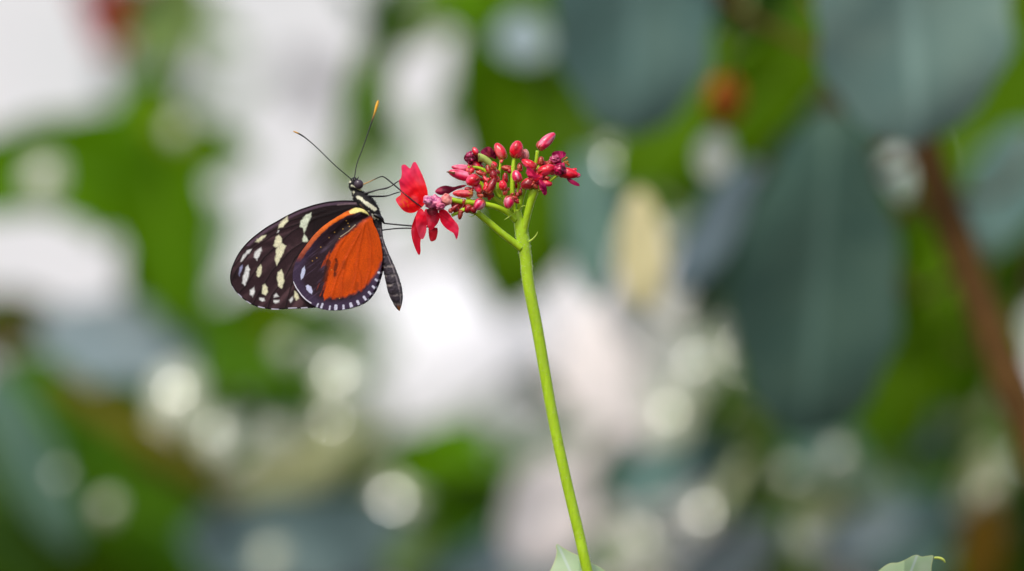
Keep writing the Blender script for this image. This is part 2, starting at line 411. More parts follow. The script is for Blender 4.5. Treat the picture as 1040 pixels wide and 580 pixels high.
far = plant('pale_shrub', 'faint grey-green shrub standing nearest the pale wall at upper left',
    [(160, -40, 3.7), (150, 60, 3.7), (140, 150, 3.7), (150, 600, 3.7)], 0.004, BARKG, [
    (200, -30, 120, 50, 60, 2.9, 'fern'), (215, 10, 130, 70, 50, 2.9, 'fern'), (170, 10, 250, 45, 30, 2.8, 'fern'), (110, 60, 175, 140, 45, 3.2, 'tealsheen'), (150, 0, 220, 40, 40, 3.3, 'sage'), (90, -20, 150, 40, 50, 3.3, 'sage'), (200, 60, 160, 150, 30, 3.4, 'sage'),
    (290, 60, 350, 110, 50, 3.4, 'pink'), (200, 130, 260, 70, 30, 3.5, 'sage'), (230, 300, 190, 380, 40, 3.0, 'sage')])

cen = plant('climbing_stem_plant', 'muted green slender stem with narrow leaves rising behind the upright antenna',
    [(400, -30, 2.5), (385, 40, 2.5), (372, 110, 2.5), (358, 170, 2.55), (350, 330, 2.6), (352, 600, 2.6)], 0.0028, BARKG, [
    (408, -30, 372, 85, 40, 2.4, 'mid'), (385, 30, 352, 185, 46, 2.4, 'fern'), (385, 100, 402, 170, 22, 2.4, 'mid'), (372, 110, 325, 200, 34, 2.45, 'fern'), (380, 60, 350, 130, 26, 2.4, 'vivid'), (395, 90, 372, 190, 30, 2.5, 'fern'), (410, -20, 376, 60, 22, 2.3, 'dark'), (430, -30, 480, 40, 40, 2.45, 'moss'), (455, -20, 520, 20, 40, 2.4, 'vivid'),
    (400, 50, 465, -20, 44, 2.5, 'fern'), (440, 140, 475, 60, 24, 2.6, 'sage'), (370, 120, 440, 150, 26, 2.8, 'sage'), (385, 130, 440, 250, 46, 2.7, 'sagepale'), (470, 230, 520, 330, 36, 2.6, 'sagepale'), (385, 30, 345, -20, 26, 2.7, 'sage')])

mid = plant('mossy_leaf_shrub', 'moss-green large-leaved shrub directly behind the red bud cluster',
    [(640, -80, 2.75), (720, 60, 2.75), (790, 200, 2.75), (820, 400, 2.75), (830, 600, 2.75)], 0.004, BARK, [
    (590, -70, 512, 318, 165, 2.4, 'moss'), (560, 60, 520, 300, 90, 2.35, 'moss', 0.0, 0.0), (520, -60, 500, 190, 80, 2.55, 'moss'), (600, 10, 575, 260, 110, 2.6, 'moss'),
    (480, 20, 500, 215, 56, 2.42, 'vivid'), (560, -60, 620, 200, 90, 2.5, 'moss'), (596, 150, 606, 308, 56, 2.2, 'teal'), (470, -40, 560, 15, 55, 2.6, 'mid'), (640, 120, 610, 250, 50, 2.5, 'tealsheen'), (500, 240, 512, 320, 32, 2.45, 'vivid'),
    ])
glints(mid, [(620, 165, 2.3, 22, 1.2)])
mp = [(512, 22, 552, 58, 50, 2.35, 'blue'), (655, 315, 648, 192, 50, 2.03, 'beige', 0.0, 0.0), (690, 270, 655, 360, 44, 2.2, 'pale', 0, 0)]

right = plant('large_leaf_tree', 'dark tree with huge drooping teal leaves and brown slanting trunk at the right',
    [(920, 60, 1.96), (944, 165, 1.96), (980, 265, 1.96), (1018, 365, 1.96), (1062, 480, 1.96)], 0.0056, BARKW, [
    (648, -110, 642, 140, 165, 2.0, 'tealsheen', 0.03, 0.1, 1.0), (915, -120, 932, 148, 205, 1.9, 'mint', 0.03, -0.1, 1.0), (846, 112, 818, 446, 172, 1.97, 'teal', 0.05, 0.1, 1.15), (838, 30, 715, 160, 84, 2.08, 'moss'), (800, -60, 745, 45, 70, 2.1, 'dark'), (792, 10, 756, 72, 12, 2.2, 'olivep'),
    (840, 120, 745, 340, 100, 2.15, 'shade'), (835, 60, 905, 260, 90, 2.35, 'shade'),
    (775, 30, 625, 190, 100, 2.2, 'moss'), (700, 60, 760, 230, 90, 2.3, 'moss'), (720, -30, 760, 30, 60, 2.3, 'dark'),
    (770, 165, 682, 300, 50, 2.15, 'bluedim', 0.0, 0.2), (745, 230, 700, 330, 50, 2.2, 'teal'),
    (985, 60, 1000, 200, 110, 2.5, 'moss'), (1050, -60, 1030, 170, 75, 2.4, 'moss'), (1060, 130, 985, 260, 85, 2.2, 'tealsheen'), (1060, 250, 1000, 330, 60, 2.4, 'dark'),
    (915, 170, 905, 330, 70, 2.2, 'moss'), (900, 250, 925, 455, 84, 2.25, 'moss'), (1000, 260, 985, 420, 60, 2.3, 'vivid'), (965, 300, 930, 480, 80, 2.45, 'moss'), (1050, 420, 900, 470, 80, 2.55, 'mid'), (1000, 200, 940, 330, 80, 2.6, 'moss'),
    ])
glints(right, [(725, 155, 2.04, 24, 1.1), (1000, 160, 2.3, 10, .3), (930, 395, 2.3, 12, .3)])

low = plant('low_tangled_shrub', 'mixed dark shrub with pale leaf tips filling the lower right corner',
    [(860, 420, 2.6), (850, 480, 2.6), (840, 600, 2.6)], 0.004, BARK, [
    (700, 440, 770, 500, 60, 2.4, 'dark'), (730, 420, 830, 500, 90, 2.5, 'mid'), (740, 520, 850, 440, 80, 2.55, 'moss'), (620, 500, 740, 455, 58, 2.4, 'tealsheen'),
    (600, 520, 640, 440, 40, 2.5, 'dark'), (690, 600, 790, 530, 62, 2.3, 'blue'), (770, 470, 900, 520, 80, 2.6, 'mid'), (760, 600, 870, 500, 90, 2.5, 'dark'),
    (830, 460, 960, 470, 80, 2.6, 'mid'), (900, 480, 990, 420, 70, 2.4, 'moss'), (880, 600, 960, 500, 90, 2.4, 'tealsheen'), (960, 560, 1060, 480, 90, 2.55, 'mid'), (930, 600, 900, 480, 50, 2.4, 'tealsheen'),
    (990, 610, 1005, 500, 48, 2.3, 'amber'), (1050, 600, 1035, 470, 50, 2.35, 'dark'), (830, 560, 930, 520, 44, 2.3, 'blue'), (800, 430, 880, 480, 70, 2.4, 'teal'), (860, 400, 960, 420, 50, 2.6, 'moss'),
    (985, 520, 1010, 450, 46, 2.3, 'olivep'), (965, 440, 1030, 350, 22, 2.4, 'olivep'), (820, 540, 850, 500, 44, 2.3, 'olivep'), (720, 530, 760, 460, 16, 2.3, 'olivep'), (840, 470, 900, 520, 18, 2.3, 'sage'),
    (905, 150, 920, 205, 32, 2.08, 'sagepale'), (900, 215, 925, 235, 20, 2.3, 'sage'), (760, 320, 720, 420, 30, 2.5, 'moss'), (670, 330, 720, 270, 22, 2.5, 'mid'), (700, 440, 750, 370, 24, 2.4, 'mid'),
    (655, 580, 700, 520, 22, 2.5, 'sage'),
    ])
glints(low, [(704, 366, 2.35, 32, 1.0), (680, 418, 2.35, 30, .8), (650, 540, 2.4, 30, 0.9), (822, 540, 2.3, 22, 1.1), (715, 520, 2.35, 16, 1.0), (995, 500, 2.3, 20, 1.2), (850, 460, 2.3, 12, .8), (880, 500, 2.3, 10, .6), (750, 350, 2.3, 8, .6)])

bl = plant('bright_patch_plant', 'plant added with cream leaves for the bright patches and one beige leaf, blurred beside the dark drooping leaf',
    [(770, 250, 2.3), (775, 400, 2.35), (780, 600, 2.4)], 0.002, BARKG, mp + [(712, 262, 668, 340, 40, 2.3, 'pale'), (640, 350, 640, 270, 50, 2.4, 'pale'), (705, 320, 650, 420, 66, 2.4, 'pale', 0, 0), (615, 570, 700, 540, 62, 2.4, 'pale'), (700, 340, 670, 420, 44, 2.45, 'pale'), (540, 580, 562, 462, 82, 2.35, 'pink'), (700, 420, 715, 330, 26, 2.4, 'pale')])  # cream leaves put in to brighten the blurred patches

gr = random.Random(12)
for pl_, boxes in ((left, [(90, 400, 240, 470, 3), (20, 480, 240, 570, 3)]), (ml, [(240, 330, 360, 470, 4), (360, 470, 520, 570, 4)]), (low, [(680, 330, 760, 440, 4), (610, 500, 760, 570, 4), (780, 430, 1030, 570, 10)])):
    for (x0, y0, x1, y1, n_) in boxes:
        glints(pl_, [(gr.uniform(x0, x1), gr.uniform(y0, y1), gr.uniform(2.4, 2.6), gr.uniform(7, 14), gr.uniform(.2, .55)) for _ in range(n_)])

for q in filler([(760, 440, 1050, 590, 9), (900, 330, 1050, 430, 3), (600, 440, 760, 590, 3), (380, 540, 520, 590, 2), (230, 330, 350, 400, 2)], 2.35, 2.5, ['sage', 'olivep', 'tealsheen', 'bluedim', 'moss', 'fern'], (50, 85)):
    B = P(q[0], q[1], q[5]); v, f, uv = leaf_geo(B, P(q[2], q[3], q[5] + 0.03), q[4] * S * q[5], 0.2)
    build('leaf', v, f, M_[q[6]], low if q[0] > 560 else ml, uv=uv)
backr = plant('dark_filler_shrub', 'deep dark shrub farthest back behind the large teal leaves',
    [(820, -60, 3.2), (830, 300, 3.2), (830, 600, 3.2)], 0.01, BARK,
    filler([(700, -20, 1060, 120, 13), (640, 60, 780, 200, 5), (720, 200, 1060, 420, 16), (740, 430, 1060, 600, 16), (610, 500, 740, 600, 4)], 2.95, 3.3, ['mid', 'moss', 'dark', 'dark'], (120, 190)))  # dark-green filler leaves covering the wall
backl = plant('undergrowth_shrub', 'low dark shrub farthest back at the lower left behind the teal leaves',
    [(100, 400, 3.2), (120, 600, 3.2)], 0.006, BARK,
    filler([(-20, 400, 220, 600, 16), (200, 330, 340, 440, 6), (200, 480, 480, 600, 12), (450, 490, 500, 600, 3)], 2.95, 3.25, ['mid', 'moss', 'dark'], (110, 170)))

# far red blossom, orange fruit
M_RED = plain('red_petal', (0.62, 0.02, 0.03), 0.5, 0.3, 200, 0.3)
M_ORG = plain('orange_skin', (0.52, 0.13, 0.004), 0.6, 0.2, 120, 0.3)
bs = thing('red_blossom', [P(110, 20, 2.7)[0], 2.7, 0], 'blurred red blossom at the top left edge', 'flower')
v, f = tube_geo(spline([P(106, 10, 2.7), P(118, 80, 2.72), P(150, 400, 2.8), [P(110, 20, 2.7)[0], 2.7, 0]], 30), np.linspace(0.0012, 0.003, 30), 8); build('stem', v, f, BARKG, bs)
for cx, cy in ((92, -12), (116, 4), (104, 22), (130, -12), (108, 36), (140, -4), (98, 6), (122, 20)):
    for k in range(5):
        a = 2 * math.pi * k / 5 + cx
        v, f, uv = leaf_geo(P(cx, cy, 2.66), P(cx + 19 * math.cos(a), cy + 19 * math.sin(a), 2.64), 19 * S * 2.66, nu=8, nv=5)
        build('petal', v, f, M_RED, bs)
fr = thing('orange_fruit', [P(737, 100, 2.05)[0], 2.05, 0], 'blurred orange round fruit between the two upper teal leaves', 'fruit')
def ball(c, rx, ry, rz, n=20, m=14):
    V = []; F = []
    for i in range(m + 1):
        th = math.pi * i / m
        for k in range(n):
            a = 2 * math.pi * k / n
            V.append([c[0] + rx * math.sin(th) * math.cos(a), c[1] + ry * math.sin(th) * math.sin(a), c[2] + rz * math.cos(th)])
    F = [(i * n + k, (i + 1) * n + k, (i + 1) * n + (k + 1) % n, i * n + (k + 1) % n) for i in range(m) for k in range(n)]
    return np.array(V), F
rr = 19 * S * 2.05
v, f = ball(P(737, 102, 2.05), rr, rr, rr * 1.35); build('fruit_skin', v, f, M_ORG, fr)
v, f = tube_geo(spline([P(737, 84, 2.05), P(750, 30, 2.0), P(800, -120, 2.02), P(850, -300, 2.05)], 20), [0.0012] * 20, 8); build('stalk', v, f, BARKG, fr)

# ------------------------------------------------------------------ butterfly
BF = thing('butterfly', P(383, 222), 'dark brown butterfly with cream-spotted forewing and orange hindwing sipping at the red flower', 'butterfly')
K = 1.0   # display-to-base-colour factor for white 0.8 rendering at about 0.68
def L(*c): return np.clip(lin(*c) * K, 0, 0.85)

def patch(name, outline, center, n, m, depth, colf, mat, parent, power=0.8):
    o = spline(outline, n, True); c = np.array(center, float)
    r = (np.arange(1, m + 1) / m) ** power
    pts = [c[None, :]] + [c + (o - c) * t for t in r]
    p = np.vstack(pts); F = [(0, 1 + k, 1 + (k + 1) % n) for k in range(n)]
    F += [(1 + i * n + k, 1 + (i + 1) * n + k, 1 + (i + 1) * n + (k + 1) % n, 1 + i * n + (k + 1) % n) for i in range(m - 1) for k in range(n)]
    dd = D + depth(p) / 1000.0
    V = np.column_stack([(p[:, 0] - 520) * S * D, dd, H + (290 - p[:, 1]) * S * D])
    return build(name, V, F, mat, parent, col=colf(p, o))

FORE = [(372, 207), (366, 204.6), (356, 203.6), (343.8, 203.8), (331.4, 205.2), (319, 208), (310, 210.9), (303.5, 213.2), (292, 218.6), (281.8, 224.3), (271.4, 230.2), (262, 236.9),
        (252.8, 244.6), (245.5, 252.8), (240.5, 260.5), (236.4, 269.3), (234.2, 276.6), (233.7, 283), (235.4, 290), (239.6, 296.3), (245.6, 302.4), (252.8, 307.7),
        (261, 311.6), (270.4, 313.6), (279.7, 314.5), (292, 313.8), (310, 313.2), (322, 311), (335, 300), (350, 270), (365, 240), (374, 218)]
SPOTS = [
 ([(292.3, 219), (293.3, 224.8), (288, 231), (282, 232.8), (282.8, 228), (287, 222.6)], 0),
 ([(284.5, 233.6), (283, 236.5), (281.2, 236.8), (282.4, 234)], 1),
 ([(283.3, 237.2), (286.4, 241.4), (286.6, 245.5), (283.5, 252), (280, 251.8), (277.4, 249.5), (279.2, 241.4)], 0),
 ([(286.4, 246.6), (291.4, 249.7), (288.6, 257), (284.4, 265), (281.2, 270.9), (278.9, 264), (279.7, 255), (281.5, 250)], 0),
 ([(271.2, 238.4), (268.8, 242.4), (263, 246.6), (258.6, 246), (261, 242.2), (266.2, 239.1)], 0),
 ([(256.8, 252), (254.8, 256), (249, 262), (245, 267), (243.6, 266), (246, 260), (250.7, 253.8)], 1),
 ([(265.7, 250.3), (266.6, 254.9), (263.5, 261), (261.5, 265.4), (257.2, 261.5), (259, 254.9)], 1),
 ([(246.6, 268.3), (247, 272), (243.5, 281), (241.4, 278.6), (243.3, 271.4)], 2),
 ([(252.3, 268.4), (254.3, 273.5), (252.8, 282.8), (248.8, 291.4), (245.4, 288), (246.4, 279.7), (249.5, 271.4)], 1),
 ([(264.9, 267.9), (266.4, 271.4), (265.7, 277.6), (263, 282.6), (259.8, 279.9), (261, 272.4)], 0),
 ([(285.9, 273.3), (288.6, 278.6), (289.2, 285.9), (286.4, 293.8), (282.3, 291), (280.6, 282.8), (281.8, 276.6)], 0),
 ([(258.7, 290.2), (259.2, 296.2), (257, 302.3), (253.1, 299.4), (253.1, 294.2)], 1),
 ([(269.3, 287.2), (272.6, 292), (272.6, 297.3), (269.9, 300.6), (265.5, 298.5), (266, 290)], 0),
 ([(280.7, 297.1), (284, 301.4), (278, 302.6), (277.7, 299.6)], 1),
 ([(263.4, 302.2), (268.8, 302), (269.5, 305.5), (266.2, 307.2), (262.8, 304.7)], 1),
 ([(277.4, 304.6), (284.5, 304.2), (284, 307.6), (279.7, 308.8), (277.3, 306.8)], 1),
 ([(297.4, 300.2), (298, 304.5), (295.2, 307.8), (293.2, 304.7)], 1),
 ([(298.8, 294.5), (303.6, 298.3), (304.2, 303.5), (300.9, 305.7), (298.2, 301.4)], 0),
 ([(316.6, 215.2), (317.2, 219.7), (314.8, 224.8), (312.4, 230), (309.6, 237), (308.4, 237), (307.4, 232.4), (304, 230.2), (305.3, 223.8), (309.7, 218.3)], 3),
 ([(308.6, 237), (309.6, 237), (314, 244.3), (312.8, 246.2), (306.4, 246.2), (306.6, 242.2)], 3)]
SPC = [L(232, 228, 190), L(226, 226, 222), L(150, 150, 185), L(214, 222, 196)]

FVEINS = [[(360, 210), (320, 222), (296, 236), (268, 262), (250, 290), (243, 298)], [(355, 214), (318, 240), (296, 254), (276, 276), (262, 300), (257, 309)],
          [(340, 235), (300, 262), (288, 285), (276, 300), (272, 313)], [(340, 245), (310, 262), (296, 290), (290, 313)], [(320, 222), (285, 234), (258, 252), (240, 275), (236, 285)],
          [(330, 214), (296, 224), (272, 237), (250, 255), (238, 270)], [(318, 240), (320, 222)], [(300, 262), (318, 240)]]
def fore_col(p, o):
    base = np.tile(L(50, 32, 36), (len(p), 1))
    n1 = noise(p, 0.12, 1); n2 = noise(p, 0.9, 2); n3 = noise(p, 2.2, 3)
    # streaks running out from the wing root
    rel = p - np.array([372, 208.0]); ang = np.arctan2(rel[:, 1], -rel[:, 0]); rad_ = np.hypot(rel[:, 0], rel[:, 1])
    st = noise(np.column_stack([ang * 26, rad_ * 0.03]), 1, 4)
    base = mix(base, L(92, 66, 70), np.clip((st - 0.45) * 2.2, 0, 1) * sm(60, 110, rad_) * 0.8)
    base = mix(base, L(24, 14, 14), sm(85, 50, rad_) * 0.92)
    base = mix(base, L(30, 18, 20), np.clip((0.45 - n1) * 3, 0, 1) * 0.7)
    dv = np.full(len(p), 1e9)
    for vn in FVEINS: dv = np.minimum(dv, lined(p, vn))
    base = mix(base, L(22, 14, 16), sm(1.1, 0.3, dv) * 0.75)
    edge = lined(p, [tuple(q) for q in o[::6]] + [tuple(o[0])])
    cost = sm(0.3, 1, noise(p, 0.1, 8)) * 0
    top = (p[:, 1] < 262) | (p[:, 0] < 240)
    base = mix(base, L(98, 76, 92), sm(5.0, 3.2, edge) * sm(1.0, 2.2, edge) * (p[:, 1] < 250) * 0.75)
    base = mix(base, L(16, 10, 14), sm(1.6, 0.9, edge) * 0.9)
    base = mix(base, L(120, 100, 104), sm(1.3, 0.4, lined(p, [(343, 208), (354, 207), (364, 206.5)])) * 0.7)  # pale line paints a highlight near the wing root
    for poly, k in SPOTS:
        wob = (noise(p, 0.45, 6) - 0.5) * 1.1
        s_ = sdf(p, poly) + wob + 0.55
        m = sm(1.0, -1.1, s_)
        c = SPC[k] * (0.86 + 0.22 * noise(p, 0.6, 9))[:, None]
        base = base * (1 - m[:, None]) + c * m[:, None]
    for a, b in (((235.6, 291), (238, 295)), ((242, 298.6), (245.5, 301.8)), ((250.5, 306), (254.6, 308.6)), ((262.5, 311.4), (268.5, 312.8)), ((276, 313.8), (283, 314.2)), ((293, 313), (301, 312.6)), ((306, 312.8), (312, 312.4))):
        base = mix(base, L(205, 200, 215), sm(0.8, 0.25, segd(p, a, b)[0]) * 0.9)
    return base * (0.74 + 0.26 * n2 + 0.26 * n3)[:, None]

HIND = [(377, 217), (371, 213.6), (365.5, 211.4), (360.4, 211.2), (354, 213.6), (343.8, 219.5), (334.5, 225.4), (326.2, 231.8), (318, 240), (310.7, 249.6), (304.5, 258.5), (300.4, 266.5), (298, 275.5),
        (297.6, 284), (300.8, 292.8), (306.8, 301.2), (314.8, 308), (323, 312.7), (331.4, 315), (341.7, 315.4), (352, 313.9), (362.4, 310.8), (370, 307), (376, 301), (381.5, 292), (386, 278.5), (388.7, 264.5), (388.5, 254.8),
        (386.5, 244), (383.3, 234.6), (379.6, 227)]
ORANGE = [(366.6, 224.6), (361.4, 230), (354, 236), (346, 241.6), (340.7, 248.6), (334.5, 258), (331.2, 264), (328.6, 270), (332.6, 272), (330.5, 281), (327.5, 290), (323.4, 301), (331.4, 303.3), (340.7, 304),
          (352, 302), (362.4, 298.3), (371, 292.6), (378, 285), (384, 276), (388, 267), (396, 262), (396, 228), (376, 219)]
BAND = [(358, 212), (343.8, 219), (334.5, 225), (326.2, 231), (318, 239), (310.7, 249), (303, 258), (299, 268), (304, 268), (309.7, 259.6), (313, 254.6), (319.2, 246), (326.6, 238), (334.7, 230.6), (344, 224.2), (353, 219.4), (361, 217.2)]
CREAM = [(354.5, 214.6), (360.7, 210.8), (368, 211.5), (373.5, 215.8), (375, 219), (370, 217.3), (365.5, 215.2), (360.7, 216.8), (355.8, 217.4)]
DASH = [((323, 309.3), 0.8), ((327.5, 309.6), 1.1), ((335.2, 312), .9), ((341.3, 311.4), 1.5), ((349, 311.2), 1.2), ((356.6, 309.4), 1.5), ((363.6, 306.7), 1.3), ((370.3, 302.3), 1.3), ((375.3, 297.2), 1.1), ((379.2, 291.3), 1.1), ((382.4, 284.3), 1.0), ((385.2, 277), 1.0)]
HVEINS = [[(371, 226), (352, 262), (343, 280), (336, 304)], [(371, 226), (365, 250), (362, 280), (356, 302)], [(372, 226), (377, 250), (376, 275), (370, 293)], [(353, 236), (345, 250), (332, 280), (326, 300)], [(352, 262), (347, 285), (347, 303)], [(362, 268), (366, 282), (366, 296)]]
def hind_col(p, o):
    n2 = noise(p, 0.9, 12); n3 = noise(p, 2.2, 13); wob = (noise(p, 0.55, 14) - 0.5) * 2.4
    base = np.tile(L(46, 30, 38), (len(p), 1))
    edge = lined(p, [tuple(q) for q in o[::5]] + [tuple(o[0])])
    rim = sm(13, 5, edge) * sm(235, 262, p[:, 1])
    base = mix(base, L(72, 58, 86), rim * 0.6)
    st = noise(np.column_stack([(p[:, 0] * 0.62 + p[:, 1] * 0.78) * 0.9, (p[:, 0] * 0.78 - p[:, 1] * 0.62) * 0.09]), 1, 17)
    base = mix(base, L(104, 84, 110), np.clip((st - 0.6) * 2.4, 0, 1) * 0.35)
    base = mix(base, L(22, 14, 12), sm(0.5, -2, sdf(p, [(378, 219), (352, 221), (332, 238), (345, 240), (356, 232), (366, 225)])) * 0.75)
    bm = sm(0.6, -1.0, sdf(p, BAND) + wob * 0.3)
    t = sm(222, 262, p[:, 1])
    bc = L(226, 104, 18)[None, :] * (1 - t[:, None]) + L(150, 72, 52)[None, :] * t[:, None]
    bc = bc * (0.8 + 0.35 * noise(p, 0.35, 15))[:, None]
    bm = bm * (1 - sm(258, 268, p[:, 1]))
    base = base * (1 - bm[:, None]) + bc * bm[:, None]
    fray = sm(345, 322, p[:, 0]) * (noise(np.column_stack([(p[:, 0] * 0.9 + p[:, 1] * 0.35) * 0.55, (p[:, 1] * 0.9 - p[:, 0] * .35) * 0.06]), 1, 77) - 0.5) * 9 + (noise(np.column_stack([np.arctan2(p[:, 1] - 222, p[:, 0] - 372) * 26, p[:, 1] * 0.03]), 1, 78) - .5) * 4 * sm(290, 298, p[:, 1])
    om = sm(1.0, -3.0, sdf(p, ORANGE) + wob * 0.6 + fray)
    oc = L(208, 76, 2)[None, :] * (0.70 + 0.30 * noise(p, 0.08, 16) + 0.30 * noise(np.column_stack([np.arctan2(p[:, 1] - 222, p[:, 0] - 372) * 16, np.hypot(p[:, 0] - 372, p[:, 1] - 222) * .04]), 1, 79))[:, None]
    dv = np.full(len(p), 1e9)
    for vn in HVEINS: dv = np.minimum(dv, lined(p, vn))
    oc = mix(oc, L(236, 110, 30), sm(0.75, 0.2, dv) * 0.2)
    oc = mix(oc, L(170, 46, 4), sm(3.6, 0.8, dv) * 0.28)
    base = base * (1 - om[:, None]) + oc * om[:, None]
    base = mix(base, L(74, 26, 10), sm(3.4, 0.6, segd(p, (342, 263), (340, 281))[0] + wob * 1.0 + np.abs(p[:, 1] - 272) * 0.12) * 0.85)
    base = mix(base, L(58, 24, 14), sm(3.6, 1.0, segd(p, (333.5, 266), (330, 284))[0] + wob * 1.1) * 0.8)
    base = mix(base, L(120, 44, 8), sm(3.0, 0.6, segd(p, (350, 266), (349, 272))[0]) * 0.5)
    base = mix(base, L(120, 44, 8), sm(3.0, 0.6, segd(p, (363, 288), (362, 294))[0]) * 0.5)
    cm = sm(0.5, -0.5, sdf(p, CREAM)); base = mix(base, L(238, 226, 140), cm)
    base = mix(base, L(26, 16, 14), sm(1.9, 1.0, segd(p, (367, 216.5), (373, 219))[0]) * 0.9)
    base = mix(base, L(196, 180, 150), sm(0.75, 0.2, lined(p, [(346, 240.5), (354, 235), (361, 228.5)])) * 0.6)
    base = mix(base, L(206, 212, 240), sm(0.6, -0.5, sdf(p, [(309.6, 270), (310.3, 276), (308.4, 281.6), (306, 284.6), (305.6, 279), (307.2, 273)]) + wob * 0.25) * 0.95)
    base = mix(base, L(206, 208, 238), sm(0.6, -0.5, sdf(p, [(313, 289), (316.5, 291.5), (317.6, 296.5), (317, 299), (314.6, 297.4), (311.4, 294), (311, 290.6)]) + wob * 0.25) * 0.95)
    base = mix(base, L(225, 222, 232), sm(0.8, 0.3, lined(p, [(298.2, 286.4), (301.2, 292.4), (306.9, 300.2), (311.5, 304.8), (316, 307.7)])) * 0.95)
    for (c, r_) in DASH:
        cc = np.array(c); d_ = cc - np.array([345, 262.0]); d_ /= np.linalg.norm(d_)
        base = mix(base, L(220, 220, 242), sm(r_ + 0.35, r_ - 0.35, segd(p, cc - d_ * 0.8, cc + d_ * 2.7)[0] * 1.0 + wob * 0.22) * (0.75 + 0.2 * n2))
    for c in ((353.7, 227), (334.5, 241.4), (344.9, 242.4), (348.5, 232.6), (317.5, 265), (336.8, 274), (355, 230), (322, 262), (326, 251), (340, 236), (345, 303), (352, 224.3)):
        base = mix(base, L(196, 150, 70), sm(0.9, 0.3, np.hypot(p[:, 0] - c[0], p[:, 1] - c[1])) * 0.7)
    base = mix(base, L(24, 16, 26), sm(0.7, 0.2, edge) * (p[:, 0] > 318) * (p[:, 1] > 240) * 0.7)
    return base * (0.74 + 0.26 * n2 + 0.26 * n3)[:, None]

WING = col_mat('wing_scales', 0.5, 0.16, 0.05, 0.45, 4000)
def fdepth(p):
    r = np.hypot(p[:, 0] - 372, p[:, 1] - 208)
    z = -1.3 + 0.006 * r
    for vn in FVEINS[:6]: z += -0.05 * np.exp(-(lined(p, vn) / 1.6) ** 2)
    return z + 0.35 * np.sin(p[:, 0] * 0.05) * (r / 160)
def hdepth(p):
    r = np.hypot(p[:, 0] - 374, p[:, 1] - 218)
    z = -2.3 + 0.008 * np.minimum(r, 60)
    for vn in HVEINS: z += -0.075 * np.exp(-(lined(p, vn) / 1.4) ** 2)
    z += -0.35 * np.exp(-(lined(p, [(370, 215), (345, 222), (326, 237), (310, 257)]) / 4.0) ** 2) + 0.3 * np.exp(-(lined(p, [(370, 222), (350, 230), (330, 250)]) / 3.5) ** 2)
    return z
fw = patch('forewing', FORE, (300, 262), 760, 210, fdepth, fore_col, WING, BF)
hw = patch('hindwing', HIND, (344, 268), 640, 170, hdepth, hind_col, WING, BF)
for src, nm in ((fw, 'forewing'), (hw, 'hindwing')):
    o = src.copy(); o.name = nm; scene.collection.objects.link(o); o.parent = BF
    o.location = (0.0006, 0, 0); o.scale = (1, -1, 1)      # the other pair, mirrored through the body

# body: one continuous skin along a curved axis, coloured by position
AX = [(361.5, 180.5, 0.6), (360.5, 182, 3.2), (359.8, 185.5, 5.0), (360.5, 189.5, 5.4), (361.4, 193.4, 4.0), (363.4, 198, 6.2), (368.2, 204, 8.6), (373.2, 210, 9.2), (378.4, 216, 7.6), (382.4, 222, 5.4), (384, 232, 4.2),
      (386, 245, 4.1), (390.5, 260, 5.2), (395.2, 273, 6.3), (398.8, 285, 7.2), (401.3, 295, 7.4), (403.2, 303, 6.1), (404.4, 310, 3.8), (405.6, 315.8, 0.5)]
ax = spline(AX, 420)
nseg = 64; Vb = []; Cb = []
tan = np.gradient(ax[:, :2], axis=0); tan /= np.linalg.norm(tan, axis=1)[:, None]
pp2 = []; side = []
for i in range(len(ax)):
    nx, ny = -tan[i][1], tan[i][0]
    seg_y = ax[i][1]
    rr_ = ax[i][2]
    if seg_y > 235:
        ph = ((seg_y - 235) / 9.6) % 1.0; rr_ *= 1 - 0.03 * math.exp(-((ph - 0.5) / 0.13) ** 2)
    for k in range(nseg):
        a = 2 * math.pi * k / nseg
        sx, sy = math.cos(a) * rr_, math.sin(a) * rr_ * 0.85
        q = (ax[i][0] + nx * sx, ax[i][1] + ny * sx)
        pp2.append(q); side.append((math.cos(a), math.sin(a), i / len(ax)))
        Vb.append(P(q[0], q[1], D) + np.array([0, sy * S * D, 0]))
pb = np.array(pp2); side = np.array(side); Vb = np.array(Vb)
bumpn = noise(Vb, 3500, 30) - 0.5
Fb = [(i * nseg + k, i * nseg + (k + 1) % nseg, (i + 1) * nseg + (k + 1) % nseg, (i + 1) * nseg + k) for i in range(len(ax) - 1) for k in range(nseg)]
cb = np.tile(L(26, 22, 24), (len(pb), 1))
wobb = (noise(pb, 0.6, 31) - 0.5) * 2
abd = sm(226, 238, pb[:, 1])
cb = mix(cb, L(66, 58, 68), abd * (0.55 + 0.45 * noise(pb, 0.35, 32)))
cb = mix(cb, L(40, 32, 38), abd * np.clip((noise(pb, 0.8, 33) - 0.5) * 3, 0, 1) * 0.8)
for off, wd, cc in ((-0.62, 0.10, L(176, 164, 164)), (-0.9, 0.05, L(110, 98, 98))):
    cb = mix(cb, cc, abd * sm(wd * 1.8, wd * 0.5, np.abs(side[:, 0] - off) + 0.05 * wobb) * 0.5)
ph = ((pb[:, 1] - 235) / 9.6) % 1.0
cb = mix(cb, L(24, 18, 20), abd * np.exp(-((ph - 0.5) / 0.12) ** 2) * 0.75 * (noise(pb, .5, 71) > .35))
cb = mix(cb, L(180, 168, 160), abd * np.exp(-((ph - 0.72) / 0.12) ** 2) * 0.7 * np.clip((noise(pb, .45, 72) - .45) * 4, 0, 1) * 0.7)
cb = mix(cb, L(170, 96, 30), sm(309, 313, pb[:, 1]) * (side[:, 0] < 0.4) * 0.8)
def dot(c, r, k, s=0.95, col=L(236, 234, 205)):
    global cb
    cb = mix(cb, col, sm(r + 0.5, r - 0.5, segd(pb, c, k)[0] + wobb * 0.4) * s)
